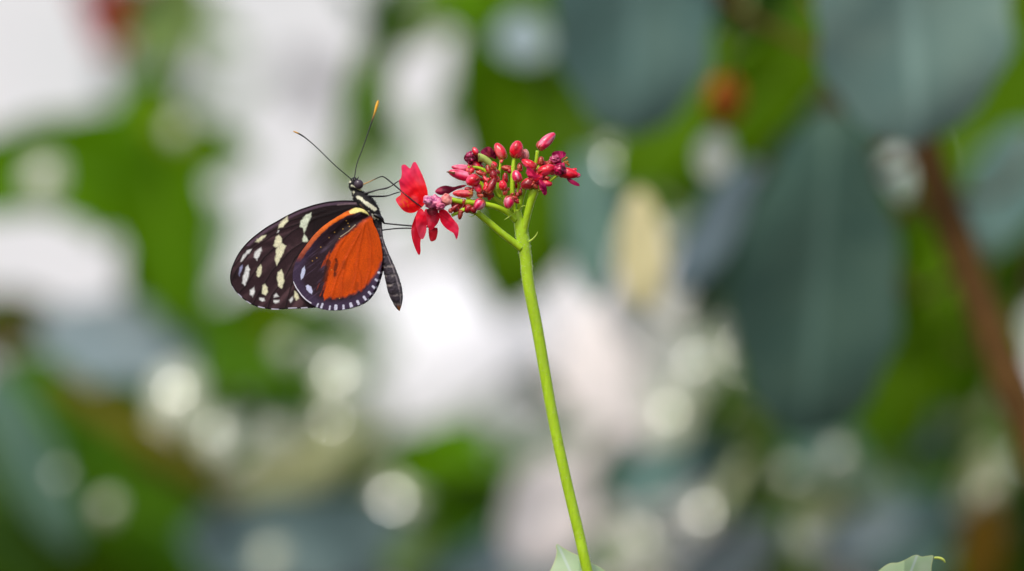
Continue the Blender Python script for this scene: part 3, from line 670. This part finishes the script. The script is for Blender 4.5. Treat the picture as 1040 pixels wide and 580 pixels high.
dot((363.5, 200.5), 1.7, (367, 202)); dot((367.6, 203.2), 1.3, (372, 206.4), 0.97); dot((372.4, 206.6), 1.9, (380.8, 212.4), 0.97)
dot((355.4, 184.4), .9, (355.6, 184.8)); dot((357, 188.5), .8, (360.5, 190)); dot((353.6, 189.5), .9, (354, 190)); dot((359.3, 194.8), 1.0, (359.6, 195.2)); dot((357.5, 199), .7, (358, 200.5)); dot((362, 190.5), .8, (366, 193.3), .9, L(226, 214, 150))
dot((374, 215.4), 1.2, (375.5, 218), .9); dot((377.5, 218.6), 1.5, (380.5, 221.6), .9); dot((383, 221), 1.1, (384, 222), .7); dot((366, 208), .7, (370, 213), .5, L(130, 96, 70))
dot((359, 182.2), .6, (359.5, 182.4))
build('body', Vb + np.column_stack([bumpn * 0, bumpn * 0.0002, bumpn * 0.0002]), Fb, col_mat('body_scales', 0.6, 0.35, 0, 0.6, 4500), BF, col=cb)

fz = []; fr2 = random.Random(5)
for i in range(1500):
    j = fr2.randrange(40, 200); k = fr2.randrange(nseg); b0 = Vb[j * nseg + k]; cen_ = Vb[j * nseg:(j + 1) * nseg].mean(0); dv_ = b0 - cen_; dv_ /= np.linalg.norm(dv_)
    cc_ = cb[j * nseg + k]; light = cc_.sum() > 0.6
    tip_ = b0 + (dv_ * fr2.uniform(.5, 1.5) + np.array([fr2.uniform(-.2, .9), 0, fr2.uniform(-1.4, .2)])) * S * D
    fz.append((tube_geo([b0, (b0 + tip_) / 2, tip_], [0.16 * S * D, 0.13 * S * D, 0.04 * S * D], 4, False), cc_))
v, f = join([g_ for g_, _ in fz]); cf_ = np.vstack([np.tile(c_, (len(g_[0]), 1)) for g_, c_ in fz])
hz = build('fine_hairs', v, f, col_mat('body_hair', 0.6, 0.3), BF, col=cf_); hz['kind'] = 'stuff'
BLK = plain('black_chitin', lin(20, 18, 22), 0.4, 0.5, 3000, 0.4)
EYE = plain('eye_brown', lin(80, 66, 76), 0.3, 0.5, 9000, 0.5)
for sgn in (-1, 1):
    r = 4.8 * S * D
    v, f = ball(P(364.3, 187.2) + np.array([0, sgn * 4.0 * S * D, 0]), r, r * 0.75, r, 32, 20); build('eye', v, f, EYE, BF)
ANT = col_mat('antenna_skin', 0.5, 0.4)
def ant(name, ctrl, tip, tipc, basec, n=90):
    v, f = px_tube(ctrl, n, 8)
    t = np.repeat(np.arange(n) / (n - 1), 8); c = np.tile(basec, (len(v), 1)) * (0.75 + 0.9 * (np.sin(t * n * 1.6) > 0.3))[:, None]
    c = mix(c, tipc, sm(tip[0], tip[1], t)); return build(name, v, f, ANT, BF, col=c)
ant('antenna', [(357.5, 183, -0.6, .6), (355.5, 181, -0.8, .55), (339, 166.8, -2, .5), (322.7, 150.8, -3, .5), (311.3, 140.9, -3.6, .62), (304, 136, -3.9, .85), (298, 133.4, -4, .7)], (0.82, 0.9), L(214, 160, 70), L(34, 34, 34))
ant('antenna', [(360.2, 182, 0.6, .6), (360.4, 178.5, 0.8, .55), (362.6, 166, 1.5, .5), (368.4, 150.6, 2.4, .5), (375, 131, 3.5, .6), (380, 116.3, 4, 1.0), (382.8, 107, 4.2, 1.6), (384.2, 102.2, 4.3, 1.0)], (0.62, 0.8), L(226, 168, 50), L(34, 34, 34))
ant('proboscis', [(367.5, 188, -0.3, .8), (370.5, 186.6, -0.4, .6), (379, 182.8, -0.6, .5), (386, 179.7, -0.8, .55), (389.5, 179.6, -0.9, .65), (394, 182.6, -1.2, .75), (405, 191.8, -2.5, .75), (416, 201, -3.6, .7), (424, 207.3, -4.2, .65), (428.5, 210.5, -4.0, .5)], (0.3, 0.12), L(206, 158, 90), L(18, 16, 20))
for side_, ctrl in (('a', [(370, 196.5, -0.8, 1.1), (374, 195.6, -1, .9), (384, 192.8, -1.2, .6), (391.4, 191.4, -1.3, .75), (397, 189.2, -1.2, .5), (404, 184.5, -1, .5), (409.5, 182.2, -.8, .4)]),
                    ('b', [(373, 199, -0.8, 1.2), (377, 199.4, -1, .8), (389.7, 199.4, 1.0, .7), (396, 198.2, 1.2, .5), (401, 196.4, 1.2, .5), (407, 194.8, 1.0, .4)]),
                    ('c', [(380, 218, -1.6, 1.6), (384, 219.6, -1.8, 1.7), (387.6, 222, -1.8, 1.4), (389.6, 226, -1.7, .9), (392.2, 227, -1.7, .65), (405, 228.3, -2, .65), (419, 229.5, -2.4, .7), (431, 230.6, -2.6, .6), (441.5, 230, -2.6, .55)]),
                    ('d', [(381, 219, 0.6, 1.5), (384.6, 221.5, 0.6, 1.5), (385.2, 226, 0.6, 1.0), (385.5, 231.6, 0.6, .8), (386.4, 234, 0.6, .7), (391, 233.4, 0.6, .55), (401.7, 232.2, 0.4, .6), (412, 231.8, 0.2, .6), (420.5, 232, 0, .5)])):
    v, f = px_tube([(a, b, c, d * 1.2) for a, b, c, d in ctrl], 60, 8); build('leg', v, f, BLK, BF)
for a, b in (((362.5, 183), (364.2, 179.2)), ((359.5, 183.4), (358.6, 180))):
    v, f = px_tube([(a[0], a[1], -0.9, .9), ((a[0] + b[0]) / 2, (a[1] + b[1]) / 2, -1, .7), (b[0], b[1], -1, .2)], 10, 8); build('palp', v, f, BLK, BF)

# ------------------------------------------------------------------ flowering plant in focus
FP = thing('flowering_plant', [P(640, 600)[0], D, 0], 'tall green-stemmed plant topped with a cluster of red buds and one open red flower', 'flower')
STEM = col_mat('stem_skin', 0.45, 0.4, 0, 0.4, 1500, sss=0.08)
gz = P(0, 0)[2]
def stem_part(name, ctrl, n=40, seg=14, tint=0.0, parent=None):
    v, f = px_tube(ctrl, n, seg, 0.93)
    q = np.column_stack([v[:, 0] / (S * D) + 520, 290 - (v[:, 2] - H) / (S * D)])
    c = np.tile(L(176, 212, 36), (len(v), 1))
    c = mix(c, L(146, 182, 6), noise(np.column_stack([q[:, 0] * 0.7, q[:, 1] * 0.04]), 1, 41) * 0.8)
    c = mix(c, L(176, 200, 84), np.clip(noise(q, 0.5, 42) - 0.55, 0, 1) * 1.3)
    c = c * (0.90 + 0.2 * noise(np.column_stack([v[:, 0] * 6000, v[:, 1] * 6000, v[:, 2] * 250]), 1, 43))[:, None]
    c = mix(c, L(120, 96, 40), sm(0.84, 0.92, noise(q, 0.3, 44)) * 0.3)
    if tint: c = mix(c, L(190, 205, 120), np.full(len(v), tint))
    return build(name, v, f, STEM, parent or FP, col=c)
# main stem goes on below the frame to the ground
yg = 290 + H / (S * D)
stem_part('stem', [(525.5, 213, 0, 3.6), (526.5, 221, 0, 5.4), (529, 232, 0, 7.0), (531.8, 248, 0, 7.2), (534, 262, 0, 6.6), (537, 290, 0, 6.5), (546, 336, 0, 6.3), (560.7, 420, 0, 6.0), (574.5, 485, 0, 5.9), (588, 542, 0, 5.9), (597, 582, 0, 5.8), (630, 720, 5, 6.4), (690, 1100, 20, 9), (720, 2500, 40, 13), (700, yg, 45, 18)], 260, 20)
BR = [
 [(530.5, 242, -0.6, 4.4), (532.6, 231, -0.8, 4.2), (535.8, 217, -1.4, 4.1), (539.4, 204, -2.0, 4.3), (542, 195, -2.3, 5.0), (543, 190.5, -2.4, 3.6)],
 [(529.5, 252, -0.8, 4.4), (522, 246.5, -1.2, 4.0), (508, 235.6, -2.2, 3.8), (494, 223.6, -3.2, 3.6), (484.5, 216, -3.8, 3.4)],
 [(524, 224, -0.6, 3.8), (515.5, 216.2, -1.4, 3.2), (505, 210.6, -2.6, 3.0), (494, 207.8, -3.4, 3.0), (481, 206, -4.0, 3.0), (470, 204.8, -4.4, 2.8), (458, 202.6, -4.6, 2.8)],
 [(522, 218, 1.5, 3.0), (513, 209, 1.6, 2.7), (503, 202, 1.0, 2.5), (494, 194.5, 0.6, 2.4), (487, 184, 0.4, 2.2), (482, 179, 0.2, 2.0)],
 [(522.5, 214, 0.5, 2.6), (520.6, 203, -0.4, 2.7), (520.4, 190, -0.8, 2.7), (521, 176, -0.8, 2.6), (522, 162, -0.8, 2.0), (523, 157, -0.8, 1.8)],
 [(526, 218, 1.6, 2.8), (528.4, 206, 1.4, 3.4), (531, 196, 1.0, 3.0), (535, 187, 0.6, 2.4), (540, 176, 0.8, 2.0), (544, 166, 0.6, 1.9), (546, 153, 0.4, 1.9)],
 [(543, 196, -2.2, 2.6), (552, 190, -2.0, 1.8), (560, 182.5, -2.0, 1.8), (566, 178, -2.0, 1.8)],
 [(516, 209, 2.2, 2.2), (508, 197, 2.6, 2.4), (506, 185, 2.6, 2.4), (508, 170, 2.2, 1.6), (509, 161, 2.0, 1.6)],
 [(492, 193, 0.6, 1.8), (484, 185, 0.2, 1.8), (477, 180, -0.2, 1.8)],
 [(500, 180, 1.0, 1.8), (492, 173, 0.6, 1.8), (484, 170, 0.4, 1.6), (475, 169.6, 0.2, 1.4)],
 [(508, 200, -1, 1.8), (502, 191, -1.2, 1.6), (500, 184, -1.4, 1.4)],
 [(480, 205.5, -4, 1.8), (475, 201, -4.2, 1.6), (471, 198, -4.2, 1.6)],
 [(483, 216, -3.8, 2.8), (473, 213, -4.2, 2.6), (465, 216, -4.4, 2.0), (458.6, 219, -4.6, 1.8)],
 [(524, 200, 0.5, 1.6), (527, 190, 0, 1.5), (526, 183, -.4, 1.4)], [(540, 196, -1, 1.6), (538, 190, -1.2, 1.6), (536.5, 187, -1.4, 1.6)],
 [(545, 172, 0.5, 1.4), (548, 168, 0.4, 1.3), (549.3, 164, 0.2, 1.3)], [(513, 206, 1.5, 1.4), (512, 196, .8, 1.4), (511, 190, 0.4, 1.4)],
]
for b_ in BR: stem_part('branch', b_, 30, 12)
stem_part('branch', [(512, 206, 3, 2.2), (508, 190, 3.2, 2.4), (503.5, 175, 3.2, 2.8), (498, 166.5, 2.6, 3.4), (491, 161, 2.0, 4.2), (485.5, 160, 1.4, 4.6)], 30, 14, 0.75)
for b_ in ([(537, 245.5, -1, 1.3), (541, 243, -1.4, 1.0), (544.4, 239, -1.8, .7), (546.2, 235.4, -2, .25)], [(527.5, 214, -1, .8), (529, 210.6, -1.6, .6), (532, 209, -1.8, .5), (534, 209.4, -1.8, .3)], [(519, 219, -2, .9), (515, 221.6, -2.4, .5), (512, 223.4, -2.6, .2)], [(484, 217, -4, .8), (480, 220, -4.2, .5), (476, 219.4, -4.4, .3)]):
    stem_part('bract', b_, 14, 8, 0.3)
# short pale hairs along the stem
hv = []
mainc = spline([(529, 232, 0, 7.0), (531.8, 248, 0, 7.2), (534, 262, 0, 6.6), (537, 290, 0, 6.5), (546, 336, 0, 6.3), (560.7, 420, 0, 6.0), (574.5, 485, 0, 5.9), (588, 542, 0, 5.9), (597, 582, 0, 5.8), (606, 620, 1, 5.9)], 400)
for i in range(900):
    j = rng.randrange(2, 397); c = mainc[j]; tg = mainc[j + 1][:2] - mainc[j - 1][:2]; tg /= np.linalg.norm(tg); nn = np.array([-tg[1], tg[0]])
    a = rng.uniform(0, 2 * math.pi); r0 = c[3] * S * D; dirv = np.array([nn[0] * math.cos(a), math.sin(a), -nn[1] * math.cos(a)])
    base = P(c[0], c[1]) + dirv * r0 * 0.90; tipv = base + dirv * rng.uniform(0.5, 1.5) * S * D + np.array([rng.uniform(-.4, .4), 0, rng.uniform(-.9, .3)]) * S * D
    hv.append(tube_geo([base, (base + tipv) / 2, tipv], [0.16 * S * D, 0.13 * S * D, 0.05 * S * D], 4, False))
v, f = join(hv); hh = build('fine_hairs', v, f, plain('pale_hair', (0.75, 0.78, 0.6), 0.6, 0.3), FP); hh['kind'] = 'stuff'

BUD = col_mat('bud_skin', 0.3, 0.6, 0, 0.6, 1400, sss=0.06)
def bud(cx, cy, hl, hw_, ang, z, kind='red', parent=None):
    """ang in degrees, direction of the tip, counter-clockwise from the picture's right"""
    nu, nv = 30, 28; a = math.radians(ang); hl *= 0.97; hw_ *= 0.91; ax_ = np.array([math.cos(a), 0, math.sin(a)]); s = np.array([-math.sin(a), 0, math.cos(a)]); y = np.array([0, 1.0, 0])
    tilt = rng.uniform(-0.25, 0.25); ax_, y = ax_ * math.cos(tilt) + y * math.sin(tilt), y * math.cos(tilt) - ax_ * math.sin(tilt)
    c0 = P(cx, cy, D + z / 1000); q = S * D; V = []; T = []; PH = []; ph0 = rng.uniform(0, 6)
    for i in range(nu + 1):
        t = i / nu; u = -math.cos(math.pi * t)
        r = math.sin(math.pi * t) ** 0.9 * (1.0 - 0.16 * u)
        for k in range(nv):
            p_ = 2 * math.pi * k / nv
            g_ = 1 - 0.07 * max(0, math.cos(2.5 * (p_ + 1.1 * u + ph0))) ** 6
            V.append(c0 + ax_ * u * hl * q + (s * math.cos(p_) + y * math.sin(p_)) * hw_ * q * r * g_); T.append(t); PH.append(p_)
    V = np.array(V); T = np.array(T); PH = np.array(PH)
    F = [(i * nv + k, (i + 1) * nv + k, (i + 1) * nv + (k + 1) % nv, i * nv + (k + 1) % nv) for i in range(nu) for k in range(nv)]
    R, B2, ST = {'red': (L(222, 6, 36), L(200, 84, 40), L(250, 84, 120)), 'pink': (L(232, 30, 84), L(206, 110, 70), L(255, 160, 184)), 'salmon': (L(222, 34, 54), L(220, 120, 56), L(246, 130, 130)),
                 'dark': (L(140, 8, 20), L(130, 40, 20), L(196, 40, 50)), 'brown': (L(156, 40, 30), L(170, 110, 50), L(200, 100, 70)), 'pale': (L(206, 110, 110), L(200, 150, 90), L(230, 170, 160))}[kind]
    c = np.tile(R, (len(V), 1)); n_ = noise(np.column_stack([PH * 1.3, T * 1.3]), 1.5, rng.randrange(50))
    c = mix(c, ST, np.clip((n_ - 0.5) * 3.5, 0, 1) * 0.75); c = mix(c, R * 0.35, np.clip((0.36 - n_) * 4, 0, 1) * 0.7); c = mix(c, B2, sm(0.30, 0.06, T + 0.12 * (n_ - .5)) * 0.85)  # pink streaks paint highlights into the bud colour
    c *= (0.62 + 0.7 * noise((V - c0) / q, 0.45, rng.randrange(40)))[:, None]
    return build('bud', V, F, BUD, parent or FP, col=c)
BUDS = [(555.3, 143, 11.8, 6.0, 43, 0.4, 'pink'), (524.7, 151.4, 9.0, 7.6, 78, -1.0, 'red'), (507.8, 153.3, 9.4, 6.0, 118, 2.0, 'salmon'), (533, 157.6, 6.5, 5.0, 80, 1.5, 'pale'),
 (479.8, 183.2, 7.2, 6.6, 200, -3.4, 'red'), (467.5, 177.6, 13, 5.8, 165, -1.5, 'pink'), (468.6, 170.4, 10.5, 3.8, 176, 0.5, 'pink'), (469.7, 196.8, 10.5, 4.6, 178, -4.4, 'salmon'),
 (486.5, 208, 6.3, 6.2, 230, -6.4, 'pink'), (516.7, 205.7, 6.6, 5.8, 255, -4.4, 'pink'), (524.7, 178.7, 6.3, 5.4, 110, -3.0, 'pink'), (499.3, 188.3, 9.0, 4.5, 65, -3.0, 'dark'), (510.7, 188, 5.2, 4.7, 100, -2.6, 'red'),
 (501, 177.2, 4.8, 4.4, 100, -1.6, 'dark'), (537, 166.6, 8.4, 5.0, 150, -1.8, 'red'), (535.5, 187, 7.0, 6.4, 200, -3.6, 'dark'), (555.3, 172.6, 9.2, 6.2, 20, -2.6, 'red'), (577.5, 176, 10.4, 6.2, 350, -1.8, 'red'),
 (549.3, 163, 4.4, 3.6, 80, 0.2, 'brown'), (514.3, 171, 5.4, 3.6, 170, 0.2, 'brown'), (518.5, 174, 3.4, 2.8, 340, -.6, 'dark'), (495.5, 171.4, 4.4, 2.9, 100, 0.4, 'brown'), (475, 212.4, 4.3, 3.8, 250, -5.4, 'dark'), (481, 213.4, 3.8, 3.4, 300, -5.8, 'dark'),
 (467.4, 218.6, 4.8, 2.8, 260, -5.0, 'brown'), (461, 211.5, 6.0, 2.4, 40, -5.6, 'dark'), (522.6, 200.8, 3.6, 2.2, 160, -3.8, 'brown'), (524.8, 204.8, 3.2, 2.0, 330, -3.8, 'dark'), (513, 195.8, 3.2, 3.0, 260, -2.4, 'brown'),
 (485.3, 192, 5.0, 3.4, 130, -2.8, 'red'), (487.8, 199, 3.6, 2.5, 170, -3.2, 'brown'), (528, 169.5, 4.6, 3.4, 90, -0.4, 'brown'), (488, 176, 5.5, 2.6, 160, -.4, 'brown'), (493, 182, 4, 2.4, 130, -1.2, 'salmon'), (505.6, 182.2, 3.4, 2.4, 90, -1, 'brown'),
 (545.5, 181, 6.5, 4.4, 20, -3.6, 'red'), (560, 164.5, 5.4, 3.2, 30, -1.0, 'brown'), (541.5, 174, 5, 3.6, 140, -1.4, 'dark'), (543, 189, 4.5, 2.6, 320, -4, 'brown'), (528.5, 194.5, 3.2, 2.2, 90, -2, 'brown'), (476, 192.4, 4.6, 2.6, 170, -3, 'dark'), (556, 186.5, 5.2, 3.4, 350, -3.6, 'red'), (586.5, 178, 3.4, 3.0, 350, -1.8, 'pink'), (583, 172.8, 3.4, 2.4, 20, -.8, 'red')]
for b_ in BUDS:
    bo = bud(*b_)
    cx, cy, hl, hw_, ang, z = b_[:6]; a = math.radians(ang)
    if hl > 4.2:                                   # little sepals hugging the foot of each larger bud
        gs = []
        bx, by = cx - math.cos(a) * hl * 0.96, cy + math.sin(a) * hl * 0.96
        for k in range(5):
            t_ = 2 * math.pi * k / 5 + cx; off = math.cos(t_) * hw_ * 0.62; zo = math.sin(t_) * hw_ * 0.62 * S * D * 1000
            ux, uy = -math.sin(a) * off, -math.cos(a) * off
            gs.append(px_tube([(bx, by, z, 1.1), (bx + ux * .9 + math.cos(a) * 1.2, by + uy * .9 - math.sin(a) * 1.2, z + zo * .9, 1.4), (bx + ux * 1.5 + math.cos(a) * hl * .42, by + uy * 1.5 - math.sin(a) * hl * .42, z + zo * 1.5, .4)], 8, 8))
        v, f = join(gs); c = np.tile(L(168, 60, 40) if b_[6] != 'salmon' else L(176, 110, 50), (len(v), 1)) * (0.7 + 0.6 * noise(v, 2500, 3))[:, None]
        build('sepal', v, f, BUD, bo, col=c)
br = random.Random(77)
for (cx, cy, sx, sy, n_b, zc) in ((470, 209, 12, 5, 7, -3.5), (492, 190, 10, 10, 12, -0.5), (520, 192, 9, 14, 10, 0.5), (546, 180, 12, 8, 12, -1.0), (505, 170, 8, 8, 5, 1.5), (560, 170, 8, 7, 7, 0.0), (482, 172, 10, 5, 5, 0.8)):
    for _ in range(n_b // 3 + 1):
        hl = br.uniform(4.2, 6.2); bud(cx + br.uniform(-sx, sx) * .9, cy + br.uniform(-sy, sy) * .8, hl, hl * br.uniform(.6, .8), br.uniform(60, 200) if cx < 510 else br.uniform(-20, 120), zc + br.uniform(-1, 3), br.choice(['pink', 'red', 'dark', 'red']))
    for _ in range(n_b):
        hl = br.uniform(2.0, 3.8); bud(cx + br.uniform(-sx, sx), cy + br.uniform(-sy, sy), hl, hl * br.uniform(.6, .85), br.uniform(0, 360), zc + br.uniform(-2, 2), br.choice(['brown', 'dark', 'brown', 'salmon', 'red']))

PET = col_mat('petal_skin', 0.5, 0.2, 0.32, 0.3, 1500)
def petal(outline, center, z0, z1, base, tip, hot=None, ripple=0.5, parent=None, root=(436, 209), seed=1, name='petal', streak=0.34):
    o = np.array(outline, float); L0 = np.max(np.hypot(*(o - np.array(root)).T))
    def dep(p):
        r = np.hypot(p[:, 0] - root[0], p[:, 1] - root[1]) / L0; a = np.arctan2(p[:, 1] - root[1], p[:, 0] - root[0])
        dc = np.hypot(p[:, 0] - center[0], p[:, 1] - center[1]) / L0
        return z0 + (z1 - z0) * r + ripple * np.sin(a * 7 + seed) * r * r + 2.2 * ripple * (dc ** 2) + 0.5 * ripple * (noise(p, 0.16, seed) - .5) * 3
    def cf(p, oo):
        r = np.hypot(p[:, 0] - root[0], p[:, 1] - root[1]) / L0; a = np.arctan2(p[:, 1] - root[1], p[:, 0] - root[0])
        c = np.tile(base, (len(p), 1)); c = mix(c, tip, sm(0.35, 1.0, r))
        n_ = noise(np.column_stack([a * 14, r * 2]), 1, seed + 3)
        c = c * (1 - streak * 0.5 + streak * n_)[:, None]
        c = mix(c, L(246, 80, 104), np.clip(noise(p, 0.22, seed + 4) - 0.55, 0, 1) * 1.2)
        if hot: 
            m_ = sm(hot[1], hot[1] * 0.3, np.hypot(p[:, 0] - hot[0][0], p[:, 1] - hot[0][1])) * np.clip((noise(p + 3 * noise(p, .4, 8)[:, None], 0.62, 9) - 0.5) * 6, 0, 1)
            c = mix(c, L(240, 90, 16), m_ * 0.7)
        return c
    return patch(name, outline, center, 110, 34, dep, cf, PET, parent or FP, 1.0)

# open flower: crumpled pink centre with petals as sub-parts
def lump(name, c, rx, rz, z, colr, col2, seed, amp=0.25, fr=0.25, parent=None):
    v, f = ball((0, 0, 0), 1, 1, 1, 40, 28); n_ = noise(v, 2.4, seed) - 0.5; n2_ = noise(v, 6, seed + 1) - 0.5
    v = v * (1 + amp * 2 * n_ + amp * 0.9 * n2_)[:, None]
    q = S * D; col = mix(np.tile(colr, (len(v), 1)), col2, np.clip(0.5 + 2.4 * n_ + 1.2 * n2_, 0, 1))
    V = v * np.array([rx * q, min(rx, rz) * q, rz * q]) + P(c[0], c[1], D + z / 1000)
    return build(name, V, f, BUD, parent or FP, col=col)
FL = lump('open_flower', (441.5, 206.4), 9.6, 7.2, -5.0, L(170, 60, 120), L(232, 130, 160), 50)
RED1, RED2 = L(250, 6, 44), L(255, 50, 96)
P1 = [(408, 168.6), (411.5, 167.4), (415, 170.3), (417, 171), (419.3, 166), (421.6, 164.6), (424.3, 168.2), (429.5, 179), (433.4, 190), (434.6, 199.7), (431, 208.3), (421, 216), (412.2, 215.4), (406.4, 210.4), (402.2, 203.4), (404, 200.3), (407.2, 197.6), (406.4, 190), (405.4, 184), (407.6, 180.6), (408.2, 175)]
petal(P1, (419, 194), -4.2, -2.6, L(252, 8, 20), RED2, ((412, 206), 13), 0.5, FL, seed=2)
petal([(426, 213), (421.5, 221), (418, 232), (418.4, 241), (421, 250), (424.2, 257.4), (426.4, 258.8), (427.4, 255), (427.2, 247), (428.5, 236), (430, 222)], (423, 234), -4.4, -2.8, L(196, 8, 34), L(214, 14, 46), None, 0.3, FL, seed=5)
petal([(427.8, 212), (433, 220), (433.4, 232), (432, 239), (429.5, 243), (426.2, 240.6), (423, 230), (423, 220)], (428.5, 228), -4.8, -4.2, RED1, L(238, 70, 100), None, 0.4, FL, seed=7)
petal([(432, 213), (440, 214), (447, 217.6), (445.5, 225.5), (441.5, 231), (438, 234), (435.4, 232), (431.6, 223.8)], (438.4, 222), -4.8, -4.6, L(214, 10, 44), L(230, 30, 60), None, 0.4, FL, seed=9)
petal([(436, 229), (441, 231), (444.4, 232), (444.6, 237), (442.6, 243.6), (437.6, 245), (435.6, 238)], (440, 237.6), -4.2, -4.0, L(150, 8, 24), L(170, 12, 30), None, 0.3, FL, seed=11)
petal([(446, 212.6), (451.5, 213), (456, 216.5), (460, 222), (465.4, 229), (466, 236), (464, 243.2), (461.4, 237.6), (453.6, 232.4), (448.2, 226), (446.6, 220)], (455, 224), -5.0, -5.2, RED1, L(232, 30, 76), None, 0.35, FL, seed=13)
petal([(434, 213.6), (438, 211.5), (444, 212.6), (445, 216), (440, 219.5), (435.4, 218)], (439.4, 215.6), -6.2, -6.4, L(60, 4, 14), L(110, 8, 30), None, 0.3, FL, seed=15, name='petal')  # dark sheet below the crumpled centre
lump('calyx', (453.4, 203), 6.0, 6.4, -4.6, L(196, 90, 90), L(232, 150, 140), 54, 0.2, parent=FL)
lump('stamen_knot', (434.6, 203.4), 4.6, 4.4, -6.6, L(190, 90, 150), L(232, 150, 180), 57, 0.3, parent=FL)
lump('stamen_knot', (447.5, 209.5), 4.2, 3.4, -7.0, L(168, 30, 90), L(220, 110, 140), 59, 0.3, parent=FL)

# wilted maroon flowers
MA, MB = L(92, 8, 36), L(134, 14, 62)
MG = L(170, 20, 84)
def wilt(outline, z, seed, base=MA, tip=MB, rip=0.9, nm='wilted_petal'):
    o = np.array(outline, float); c = o.mean(0); return petal(outline, tuple(c), z, z, base, tip, None, rip, FP, tuple(c + np.array([3, 3])), seed, nm, 0.6)
wilt([(442, 195), (446, 190.6), (453, 188.8), (461, 190), (468, 188.4), (474, 188.2), (470, 190.8), (463, 193.2), (456, 197), (447.5, 198.4)], -4.8, 21)
wilt([(471, 161), (474, 155.6), (480, 153), (486, 157), (490, 164), (487.5, 167.4), (481, 169.2), (475, 165.8)], 0.6, 23)
wilt([(488, 154.4), (492, 150), (498.4, 149.4), (504, 157), (503.6, 161.6), (498, 159.6), (494, 161), (491, 157.4)], 1.6, 25)
bud(482.6, 153.4, 4.4, 3.4, 120, -0.6, 'red')
lump('wilted_petal', (478, 160), 4.4, 5.4, 0.2, MA, MG, 61, 0.35)
wilt([(560.6, 155.6), (566, 153.4), (573.6, 154.4), (574.4, 158.4), (570, 162), (570.6, 167), (563.5, 166.8), (561.6, 161)], -2.0, 27, MG, MB)
lump('wilted_petal', (568.6, 172), 6.2, 6.0, -3.2, MA, L(196, 20, 80), 63, 0.3)
lump('wilted_petal', (563.4, 161), 4.2, 3.4, -2.4, MB, L(206, 90, 130), 64, 0.35)
wilt([(575.6, 181.4), (580, 182), (587.4, 186.4), (588.4, 189), (584, 188.6), (578, 185.4)], -2.4, 29, MG, MA, 0.3)
wilt([(535.4, 169.4), (539.6, 171.4), (544, 176), (549, 179), (548.6, 184.4), (543, 183.6), (537, 181), (535, 176)], -4.6, 31, L(206, 30, 80), MG)
wilt([(547.6, 182), (551, 184), (554.6, 188.6), (555.4, 196.5), (552.6, 198.6), (549.6, 194), (547.4, 190)], -4.8, 33, MG, L(196, 20, 70))
for k, (sx, sy, ex, ey) in enumerate(((571, 166, 577, 164.4), (572, 163, 576, 160), (572, 167, 578, 168))):
    v, f = px_tube([(sx, sy, -1.6, .8), ((sx + ex) / 2, sy - 1.4, -1.8, .9), (ex, ey, -1.6, 1.2)], 12, 8); build('stamen', v, f, plain('stamen_brown', L(178, 110, 40), 0.6, 0.3, 900, 0.3), FP)
for i, (x, y, z) in enumerate([(455, 175, -2.2)]):
    v, f = px_tube([(462, 176, -2.6, 1.8), (457, 175, -2.4, 1.2), (453.6, 174.6, -2.2, .4)], 10, 8); build('bud_tip', v, f, plain('dry_tip', L(110, 70, 40), 0.7, 0.2), FP)

# pale leaves at the lower edge, near the focal plane
LEAFP = leaf_mat('leaf_pale_mint', (0.50, 0.64, 0.42), 0.5, 0.3, 0.3, rib=1.1, ribw=0.02)
def edge_leaf(parent, outline, center, z, seed):
    def cf(p, o):
        c = np.tile(L(196, 216, 178), (len(p), 1)); c = mix(c, L(168, 200, 150), noise(p, 0.08, seed)); c = mix(c, L(206, 222, 212), sm(2.2, 0.4, lined(p, [outline[0], (center[0], 600), (center[0], 640)])) * 0.7)
        ed = lined(p, [tuple(q) for q in o[::3]] + [tuple(o[0])]); c = mix(c, L(206, 216, 150), sm(1.5, 0.4, ed) * 0.7); return c
    return patch('leaf', outline, center, 160, 40, lambda p: z + 0.12 * np.abs(p[:, 0] - center[0]) + 0.5 * np.sin(p[:, 1] * 0.12 + seed), cf, PETL, parent, 1.0)
PETL = col_mat('pale_leaf_skin', 0.5, 0.3, 0.3, 0.3, 900)
edge_leaf(FP, [(566.5, 553.6), (570, 556), (580, 561.6), (590, 566), (602, 573), (616, 582), (628, 600), (628, 640), (610, 690), (590, 715), (565, 690), (548, 640), (548, 605), (558, 583), (563, 572), (565.5, 562), (564.6, 556)], (588, 630), 4.0, 3)
stem_part('leaf_stalk', [(590, 712, 4, 1.6), (610, 725, 4, 2), (632, 735, 4, 2.2)], 12, 8)
SH = thing('leafy_shoot', [P(930, 600)[0], D, 0], 'pale mint leaf with a curled yellowish tip poking up at the lower right edge', 'plant')
edge_leaf(SH, [(933.5, 564.8), (938, 566.6), (944, 566), (950, 565.8), (950, 570), (948.6, 580), (950, 600), (945, 650), (925, 690), (900, 670), (885, 630), (884, 595), (895, 581), (905, 573.6), (914, 572.4), (924, 567.8), (929, 565.4)], (920, 620), 6.0, 6)
v, f = px_tube([(949, 566.6, 6, 1.2), (954, 566.8, 5.6, 1.5), (958, 568.6, 5.4, 1.4), (960, 571.4, 5.4, .7)], 14, 8)
build('leaf_tip', v, f, plain('leaf_tip_yellow', L(186, 200, 90), 0.5, 0.3), SH)
v, f = px_tube([(924, 688, 8, 2), (928, 760, 8, 2.4), (932, 1200, 8, 4), (930, 3000, 8, 7), (930, yg, 4, 9)], 60, 10)
build('stem', v, f, BARKG, SH)
